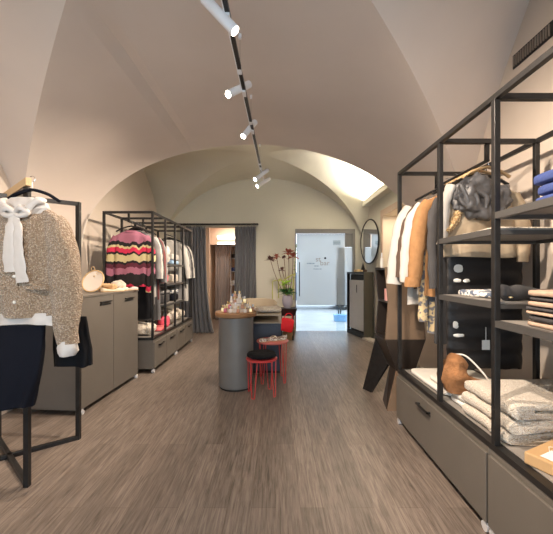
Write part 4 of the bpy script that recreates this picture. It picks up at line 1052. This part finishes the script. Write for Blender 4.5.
o = B(); flower(o, P(285.5, 284, Yp-.08), .13, 12, 50, .8); flower(o, P(288.5, 282, Yp-.08), .10, 9, 51, 1.1); o.build('blossom', 'lime', t, label='lime green blossom')
o = B()
for k in range(3): flower(o, P(284+k*3, 292+k % 2*2, Yp-.03), .17, 8, 60+k, .9)
o.build('leaf', 'leaf', t)
for k, (x_, a0_, a1_) in enumerate(((272.5, 281, 300), (278.5, 279, 298), (293.5, 274, 300))):
    o = B(); o.tube(crom([Vector((px_, Yp, zp)), P(283, 282, Yp), P(x_+1, a0_, Yp), P(x_, a0_+5, Yp), P(x_, a1_, Yp)], 6), .010 if k < 2 else .013, 8, amp=.008, fr=60); o.build('hanging_tassel', 'yellowgreen', t, smooth=True)
# red bag hanging on the stand
t = thing('handbag', 'bright red handbag hanging from the front of the black pedestal', 'bag', (px_, Yp-.2, .2))
c = P(286.8, 325, Yp-.25); mt = Matrix.Translation(c) @ Matrix.Rotation(.22, 4, 'Y')
o = B(); o.sell((0, 0, 0), .135, .05, .135, .35, .3, amp=.012, fr=8, seed=2, nu=40, nv=20, flatbottom=False); bmesh.ops.transform(o.bm, matrix=mt, verts=o.bm.verts); o.build('body', 'redleather', t, smooth=True, angle=60)
o = B(); o.tube(crom([mt @ Vector((-.09, 0, .12)), mt @ Vector((-.04, .03, .22)), mt @ Vector((.05, .03, .22)), mt @ Vector((.09, 0, .12))], 6), .008, 8); o.build('strap', 'redleather', t, smooth=True)
c = P(289, 336, Yp-.05)
o = B(); o.lathe([(0, 0), (.10, 0), (.125, .12), (.12, .25), (.10, .25), (.10, .05), (0, .05)], (c.x, Yp-.0, 0), 28); tag(o.build('wicker_basket', 'wicker', smooth=True, angle=40), 'small brown wicker basket on the floor under the black pedestal', 'basket')

# ------------------------------------------------------------------ counter at the back right
t = thing('sales_counter', 'dark-framed sales counter with a cream front panel below the round wall mirror', 'counter', (1.9, 6.9, 0))
fd = Vector((1.65-1.84, 7.44-6.69, 0)); Lc = fd.length; th = math.atan2(fd.y, fd.x)-PI/2
mt = Matrix.Translation((1.84, 6.69, 0)) @ Matrix.Rotation(th, 4, 'Z')   # local +Y runs along the front, +X into the wall
wd = .22
o = B(); o.box(0, wd, -.003, 0.02, 0, 1.40, mt); o.build('end_panel', 'olive', t)
o = B(); o.box(0, .06, Lc-.04, Lc, 0, 1.36, mt); o.box(0, .05, .021, Lc-.041, 0, .10, mt); o.build('frame', 'black', t)
o = B(); o.box(0, wd+.0, .021, Lc, 1.36, 1.40, mt); o.build('top', 'black', t)
o = B(); o.box(.012, .04, .05, Lc-.10, .14, 1.22, mt); pn = o.build('front_panel', 'creampanel', t, bevel=.003)
o = B(); o.bar(mt @ Vector((.004, Lc*.42, .95)), mt @ Vector((.004, Lc*.42, 1.12)), .01); o.build('handle', 'black', pn)
o = B(); o.box(.07, wd-.02, .03, Lc-.05, 0.02, 1.35, mt); o.build('body', 'dark', t)
o = B(); o.box(-.05, .14, -.50, -.01, 0, .035, mt); tag(o.build('floor_plinth', 'creampanel', bevel=.004), 'low beige plinth on the floor at the foot of the sales counter', 'plinth')
# round wall mirror
MR = Matrix.Translation((XW-.075, 6.95, 0)) @ Matrix.Rotation(math.radians(6.5), 4, 'Z') @ Matrix.Translation((-(XW-.03), -6.98, 0))
t = thing('wall_mirror', 'large round black-rimmed mirror on the right wall above the sales counter', 'mirror', (XW-.03, 7.0, 2.06))
ym, zm, R = 6.98, 2.06, .475
o = B(); o.tube([(XW-.03, ym+R*math.cos(2*PI*k/64), zm+R*math.sin(2*PI*k/64)) for k in range(65)], .016, 8, cap=False); bmesh.ops.transform(o.bm, matrix=MR, verts=o.bm.verts); o.build('frame', 'black', t, smooth=True)
o = B(); o.quadprism([(XW-.035, ym+(R-.008)*math.cos(2*PI*k/64), zm+(R-.008)*math.sin(2*PI*k/64)) for k in range(64)], (.03, 0, 0)); bmesh.ops.transform(o.bm, matrix=MR, verts=o.bm.verts); o.build('mirror_glass', 'mirror', t)
# small things on the counter
for k, (dx, dy, r, m_) in enumerate(((.05, .45, .035, 'shoetan'), (.06, .33, .04, 'gold'), (.05, .20, .03, 'shoetan'), (.10, .12, .035, 'brownwool'))):
    c = mt @ Vector((dx, dy, 1.40)); o = B(); o.lathe([(0, .001), (r, .001), (r*1.15, r*.8), (r*.8, r*1.5), (0, r*1.6)], c, 16)
    tag(o.build('jewellery_dish', m_, smooth=True, angle=50), ['tan dish farthest along', 'golden dish second along', 'small tan dish third along', 'dark brown dish nearest on'][k]+' the top of the sales counter', 'dish', 'small dishes on the sales counter')
o = B(); c = mt @ Vector((.12, .25, 1.40)); o.quadprism([(c.x-.06, c.y, c.z+.001), (c.x+.06, c.y, c.z+.001), (c.x, c.y, c.z+.20)], (0, .02, 0)); tag(o.build('display_easel', 'black'), 'small black triangular display easel on the sales counter', 'easel')

# ------------------------------------------------------------------ faceted bronze display unit
t = thing('display_unit', 'faceted bronze display shelf with zigzag sides between sales counter and right rack', 'shelf unit', (1.33, 3.5, 0))
YN, YFAR = 3.27, 3.68
near = [(1.45, 1.115), (1.08, 1.15), (.71, 1.12), (.39, 1.23)]
CX = 1.325
def side(z):
    for (za, xa), (zb_, xb_) in zip(near, near[1:]):
        if zb_ <= z <= za: return xa+(xb_-xa)*(za-z)/(za-zb_)
    return 1.2
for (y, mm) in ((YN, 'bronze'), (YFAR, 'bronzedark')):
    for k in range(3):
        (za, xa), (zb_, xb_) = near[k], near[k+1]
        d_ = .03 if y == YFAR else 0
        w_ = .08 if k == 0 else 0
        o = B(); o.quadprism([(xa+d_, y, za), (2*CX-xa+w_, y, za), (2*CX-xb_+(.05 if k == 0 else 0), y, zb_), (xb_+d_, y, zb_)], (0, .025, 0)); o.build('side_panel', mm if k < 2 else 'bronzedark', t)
for k in range(3):
    (za, xa), (zb_, xb_) = near[k], near[k+1]
    a = 2*CX-xa-.03; b_ = 2*CX-xb_-.03
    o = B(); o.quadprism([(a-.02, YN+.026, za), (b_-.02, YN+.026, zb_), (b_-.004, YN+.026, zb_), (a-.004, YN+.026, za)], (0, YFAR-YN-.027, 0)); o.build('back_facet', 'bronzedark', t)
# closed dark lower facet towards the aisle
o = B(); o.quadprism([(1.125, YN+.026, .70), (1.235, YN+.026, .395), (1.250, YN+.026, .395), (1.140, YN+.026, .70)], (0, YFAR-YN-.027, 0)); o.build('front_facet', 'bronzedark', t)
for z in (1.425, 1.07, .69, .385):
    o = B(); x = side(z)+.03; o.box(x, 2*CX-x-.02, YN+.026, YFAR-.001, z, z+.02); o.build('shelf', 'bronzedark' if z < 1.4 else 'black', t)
# splayed legs: the far one a broad black leaf, the near ones bronze
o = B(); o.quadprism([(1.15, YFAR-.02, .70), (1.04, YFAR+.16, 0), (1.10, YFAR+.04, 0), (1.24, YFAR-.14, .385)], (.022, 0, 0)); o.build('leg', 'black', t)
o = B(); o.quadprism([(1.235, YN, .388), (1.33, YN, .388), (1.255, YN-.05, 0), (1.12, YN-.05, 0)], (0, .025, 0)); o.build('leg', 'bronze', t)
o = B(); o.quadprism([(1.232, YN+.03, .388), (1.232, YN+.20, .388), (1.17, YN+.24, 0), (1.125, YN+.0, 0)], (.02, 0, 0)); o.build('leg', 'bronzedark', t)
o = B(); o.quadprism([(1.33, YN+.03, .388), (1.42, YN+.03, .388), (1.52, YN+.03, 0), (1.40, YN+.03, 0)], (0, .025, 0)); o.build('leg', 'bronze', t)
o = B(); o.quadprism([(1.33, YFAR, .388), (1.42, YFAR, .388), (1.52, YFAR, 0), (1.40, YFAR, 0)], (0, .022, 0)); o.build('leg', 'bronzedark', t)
for k, (y, z, m_, w, h, lb) in enumerate(((3.45, 1.09, 'skin', .03, .13, 'pink cosmetic box standing on the upper inner shelf of the bronze display'), )):
    o = B(); o.box(side(z)+.03, side(z)+.09, y-w, y+w, z+.001, z+h); tag(o.build('cosmetic_box', m_, bevel=.003), lb, 'box')
shoe(1.29, 3.47, .7105, 1.2, 'shirt', 'white shoe on the middle shelf inside the bronze display', L=.2, group=None)
def tall_bottle(x, y, z, r, h, mb, mc, label):
    t = thing('cosmetic_bottle', label, 'bottle', (x, y, z))
    o = B(); o.lathe([(0, .001), (r, .001), (r, h*.62), (r*.4, h*.7), (r*.4, h*.74), (0, h*.74)], (x, y, z), 16); o.build('body', mb, t, smooth=True, angle=40)
    o = B(); o.lathe([(0, h*.741), (r*.6, h*.741), (r*.6, h), (0, h)], (x, y, z), 12); o.build('cap', mc, t, smooth=True, angle=40)
zt = 1.446
tall_bottle(1.19, 3.60, zt, .016, .17, 'paper', 'white', 'tall white bottle at the left end of the bronze display top')
tall_bottle(1.26, 3.46, zt, .018, .15, 'dark', 'black', 'black bottle on the bronze display top, left of the white shirt')
tall_bottle(1.31, 3.40, zt, .020, .10, 'amber', 'gold', 'short amber bottle on the bronze display top')
tall_bottle(1.22, 3.36, zt, .016, .08, 'pearlglass', 'gold', 'small milky jar at the near edge of the bronze display top')
tall_bottle(1.37, 3.46, zt, .018, .11, 'olive', 'black', 'dark olive bottle on the bronze display top')

# ------------------------------------------------------------------ track and spotlights
t = thing('lighting_track', 'black lighting track hung along the middle of the vaulted ceiling', 'lighting track', (-.24, 2.0, 2.9))
tx = lambda y: -.285+.022*(y-1.6)
o = B(); o.bar((tx(-1.0), -1.0, 2.9), (tx(4.85), 4.85, 2.9), .026, .026); o.build('rail', 'black', t)
o = B(); o.bar((tx(-1.0)-.017, -1.0, 2.9), (tx(4.85)-.017, 4.85, 2.9), .007, .028); o.build('rail_edge', 'white', t, label='white side of the rail')
for y in (-.4, .9, 2.38, 3.2, 4.42):
    zc = z1(tx(y), y)
    o = B(); o.cyl((tx(y), y, 2.915), (tx(y), y, zc-.001), .0025, 6); wi = o.build('suspension_wire', 'chrome', t)
    o = B(); o.cyl((tx(y), y, zc-.035), (tx(y), y, zc-.001), .012, 12); o.build('ceiling_cap', 'white', wi)
    o = B(); o.box(tx(y)-.021, tx(y)+.014, y-.03, y+.03, 2.884, 2.914); o.build('joint', 'white', wi, bevel=.003)
spots = [((-.416, 1.85, 2.984), (-.237, 1.85, 2.793), .031, 'spotlight nearest the camera, pointing down to the right'),
 ((-.225, 2.70, 2.985), (-.38, 2.54, 2.81), .030, 'spotlight second along the track, its lens flaring to the left'),
 ((-.222, 3.42, 3.005), (-.335, 3.28, 2.79), .030, 'spotlight third along the track, pointing down to the left'),
 ((-.115, 4.62, 2.875), (-.295, 4.50, 2.70), .028, 'spotlight second from the far end of the track'),
 ((-.10, 5.00, 2.86), (-.285, 4.86, 2.70), .028, 'spotlight at the far end of the track'),
 ((-.33, .75, 2.97), (-.20, .85, 2.78), .026, 'spotlight added overhead, out of view above the camera'),  # this and the following: unseen spotlights added to brighten the near bay
 ((-.20, .05, 2.97), (-.40, .10, 2.80), .026, 'spotlight added out of view on the track behind the camera, pointing left'),
 ((-.38, -.6, 2.97), (-.18, -.55, 2.80), .026, 'rearmost spotlight added out of view on the track, pointing right')]
PW = [150, 140, 140, 130, 120, 160, 90, 55]
for i, (a, b_, r, lb) in enumerate(spots):
    a = Vector(a); b_ = Vector(b_); dr = (b_-a).normalized(); mid = a.lerp(b_, .42)
    s_ = thing('track_spotlight', 'white cylinder '+lb, 'spotlight', tuple(mid), 'track spotlights')
    o = B(); o.tube([a, a+dr*.004, b_-dr*.004, b_], [r*.9, r, r, r*.94], 28); o.build('housing', 'white', s_, smooth=True, angle=35)
    o = B(); o.cyl(b_+dr*.0003, b_+dr*.002, r*.86, 24); o.build('lens', 'lens', s_)
    yj = min(mid.y+.02, 4.82); tp = Vector((tx(yj), yj, 2.885))
    if (tp-mid).length > .02:
        o = B(); o.bar(mid, tp, .014); o.box(tp.x-.012, tp.x+.012, yj-.04, yj+.04, 2.872, 2.886); o.build('arm', 'white', s_)
    ld = bpy.data.lights.new('spot', 'SPOT'); ld.energy = PW[i]; ld.color = (1, .82, .65); ld.spot_size = math.radians(105); ld.spot_blend = .9; ld.shadow_soft_size = .025
    lo = bpy.data.objects.new('spot_lamp', ld); COL.objects.link(lo); lo.location = b_+dr*.03
    aim = [Vector((1.6, 2.2, 1.1)), Vector((-2.1, 2.4, 1.2)), Vector((-2.4, 4.6, 1.6)), Vector((-2.2, 5.8, 1.6)), Vector((-.2, 7.4, 1.6)), Vector((1.7, 2.2, 1.5)), Vector((-1.9, 2.2, 1.6)), Vector((1.8, 1.2, 1.4))][i]
    lo.rotation_euler = ((aim-lo.location).normalized()*.6+dr*.4).to_track_quat('-Z', 'Y').to_euler()
    lo.parent = s_; lo.matrix_parent_inverse = Matrix.Translation(-mid)

# ledge cove light (the strip on the ledge)
ld = bpy.data.lights.new('cove', 'AREA'); ld.shape = 'RECTANGLE'; ld.size = .05; ld.size_y = 2.7; ld.energy = 85; ld.color = (1, .95, .86)
lo = bpy.data.objects.new('cove_lamp', ld); COL.objects.link(lo); lo.location = (XW-.10, 6.0, 2.95); lo.rotation_euler = (PI, math.radians(-42), 0)
# fitting room ceiling lamp
ld = bpy.data.lights.new('fit', 'AREA'); ld.shape = 'RECTANGLE'; ld.size = 1.2; ld.size_y = .2; ld.energy = 9; ld.color = (1, .86, .72)
lo = bpy.data.objects.new('fitting_lamp', ld); COL.objects.link(lo); lo.location = (-.95, 8.76, 2.69)
# niche lamp
ld = bpy.data.lights.new('niche', 'AREA'); ld.shape = 'RECTANGLE'; ld.size = .1; ld.size_y = .9; ld.energy = 7; ld.color = (1, .80, .58)
lo = bpy.data.objects.new('niche_lamp', ld); COL.objects.link(lo); lo.location = (XW+.17, 5.6, 2.48)
# shelf goods inside fitting room
t = thing('wall_shelf', 'white shelf tower seen inside the fitting room beside the brown curtain', 'shelf', (-1.06, 9.75, 0))
o = B(); o.box(-1.37, -1.355, 9.6, 9.9, 0, 2.2); o.box(-.82, -.80, 9.6, 9.9, 0, 2.2); o.build('side_panel', 'white', t)
for z in (.2, .6, 1.0, 1.4, 1.8, 2.18): o = B(); o.box(-1.355, -.82, 9.6, 9.9, z, z+.02); o.build('shelf', 'white', t)
nm = {'blue': 'pale blue', 'pink': 'pink', 'darkknit': 'black', 'shirt': 'white', 'blueknit': 'blue'}
for zi, z in enumerate((.62, 1.02, 1.42, 1.82)):
    for k in range(3):
        m_ = ['blue', 'darkknit', 'shirt', 'pink', 'blueknit'][(zi*2+k*3) % 5]
        o = B(); o.sell((-1.285+k*.15, 9.72, z+.001+.06+.02*k), .06, .09, .06+.02*k, .4, .3, amp=.006, seed=k+zi, nu=24, nv=12)
        tag(o.build('folded_sweater', m_, smooth=True, angle=60), nm[m_]+' folded garment '+['at the left', 'in the middle', 'at the right'][k]+' of the '+['lowest', 'second', 'third', 'top'][zi]+' filled shelf in the fitting room', 'sweater', 'folded clothes in the fitting room')

# ------------------------------------------------------------------ world and camera
w = bpy.data.worlds.new('World'); sc.world = w; w.use_nodes = True
bg = w.node_tree.nodes['Background']; bg.inputs[0].default_value = (.80, .90, 1, 1); bg.inputs[1].default_value = 2.8
cam = bpy.data.cameras.new('Camera'); co = bpy.data.objects.new('Camera', cam); COL.objects.link(co)
co.location = (0, 0, 1.4); co.rotation_euler = (PI/2, 0, 0)
cam.sensor_fit = 'HORIZONTAL'; cam.sensor_width = 36; cam.lens = F/553*36
cam.shift_x = .5/553; cam.shift_y = 5/553
cam.clip_start = .05; cam.clip_end = 100
sc.camera = co
sc.view_settings.view_transform = 'Standard'; sc.view_settings.look = 'None'; sc.view_settings.gamma = 1; sc.view_settings.use_curve_mapping = False
sc.view_settings.exposure = 0.66
sc.cycles.use_denoising = True
sc.cycles.max_bounces = 8; sc.cycles.diffuse_bounces = 5
sc.cycles.sample_clamp_indirect = 6
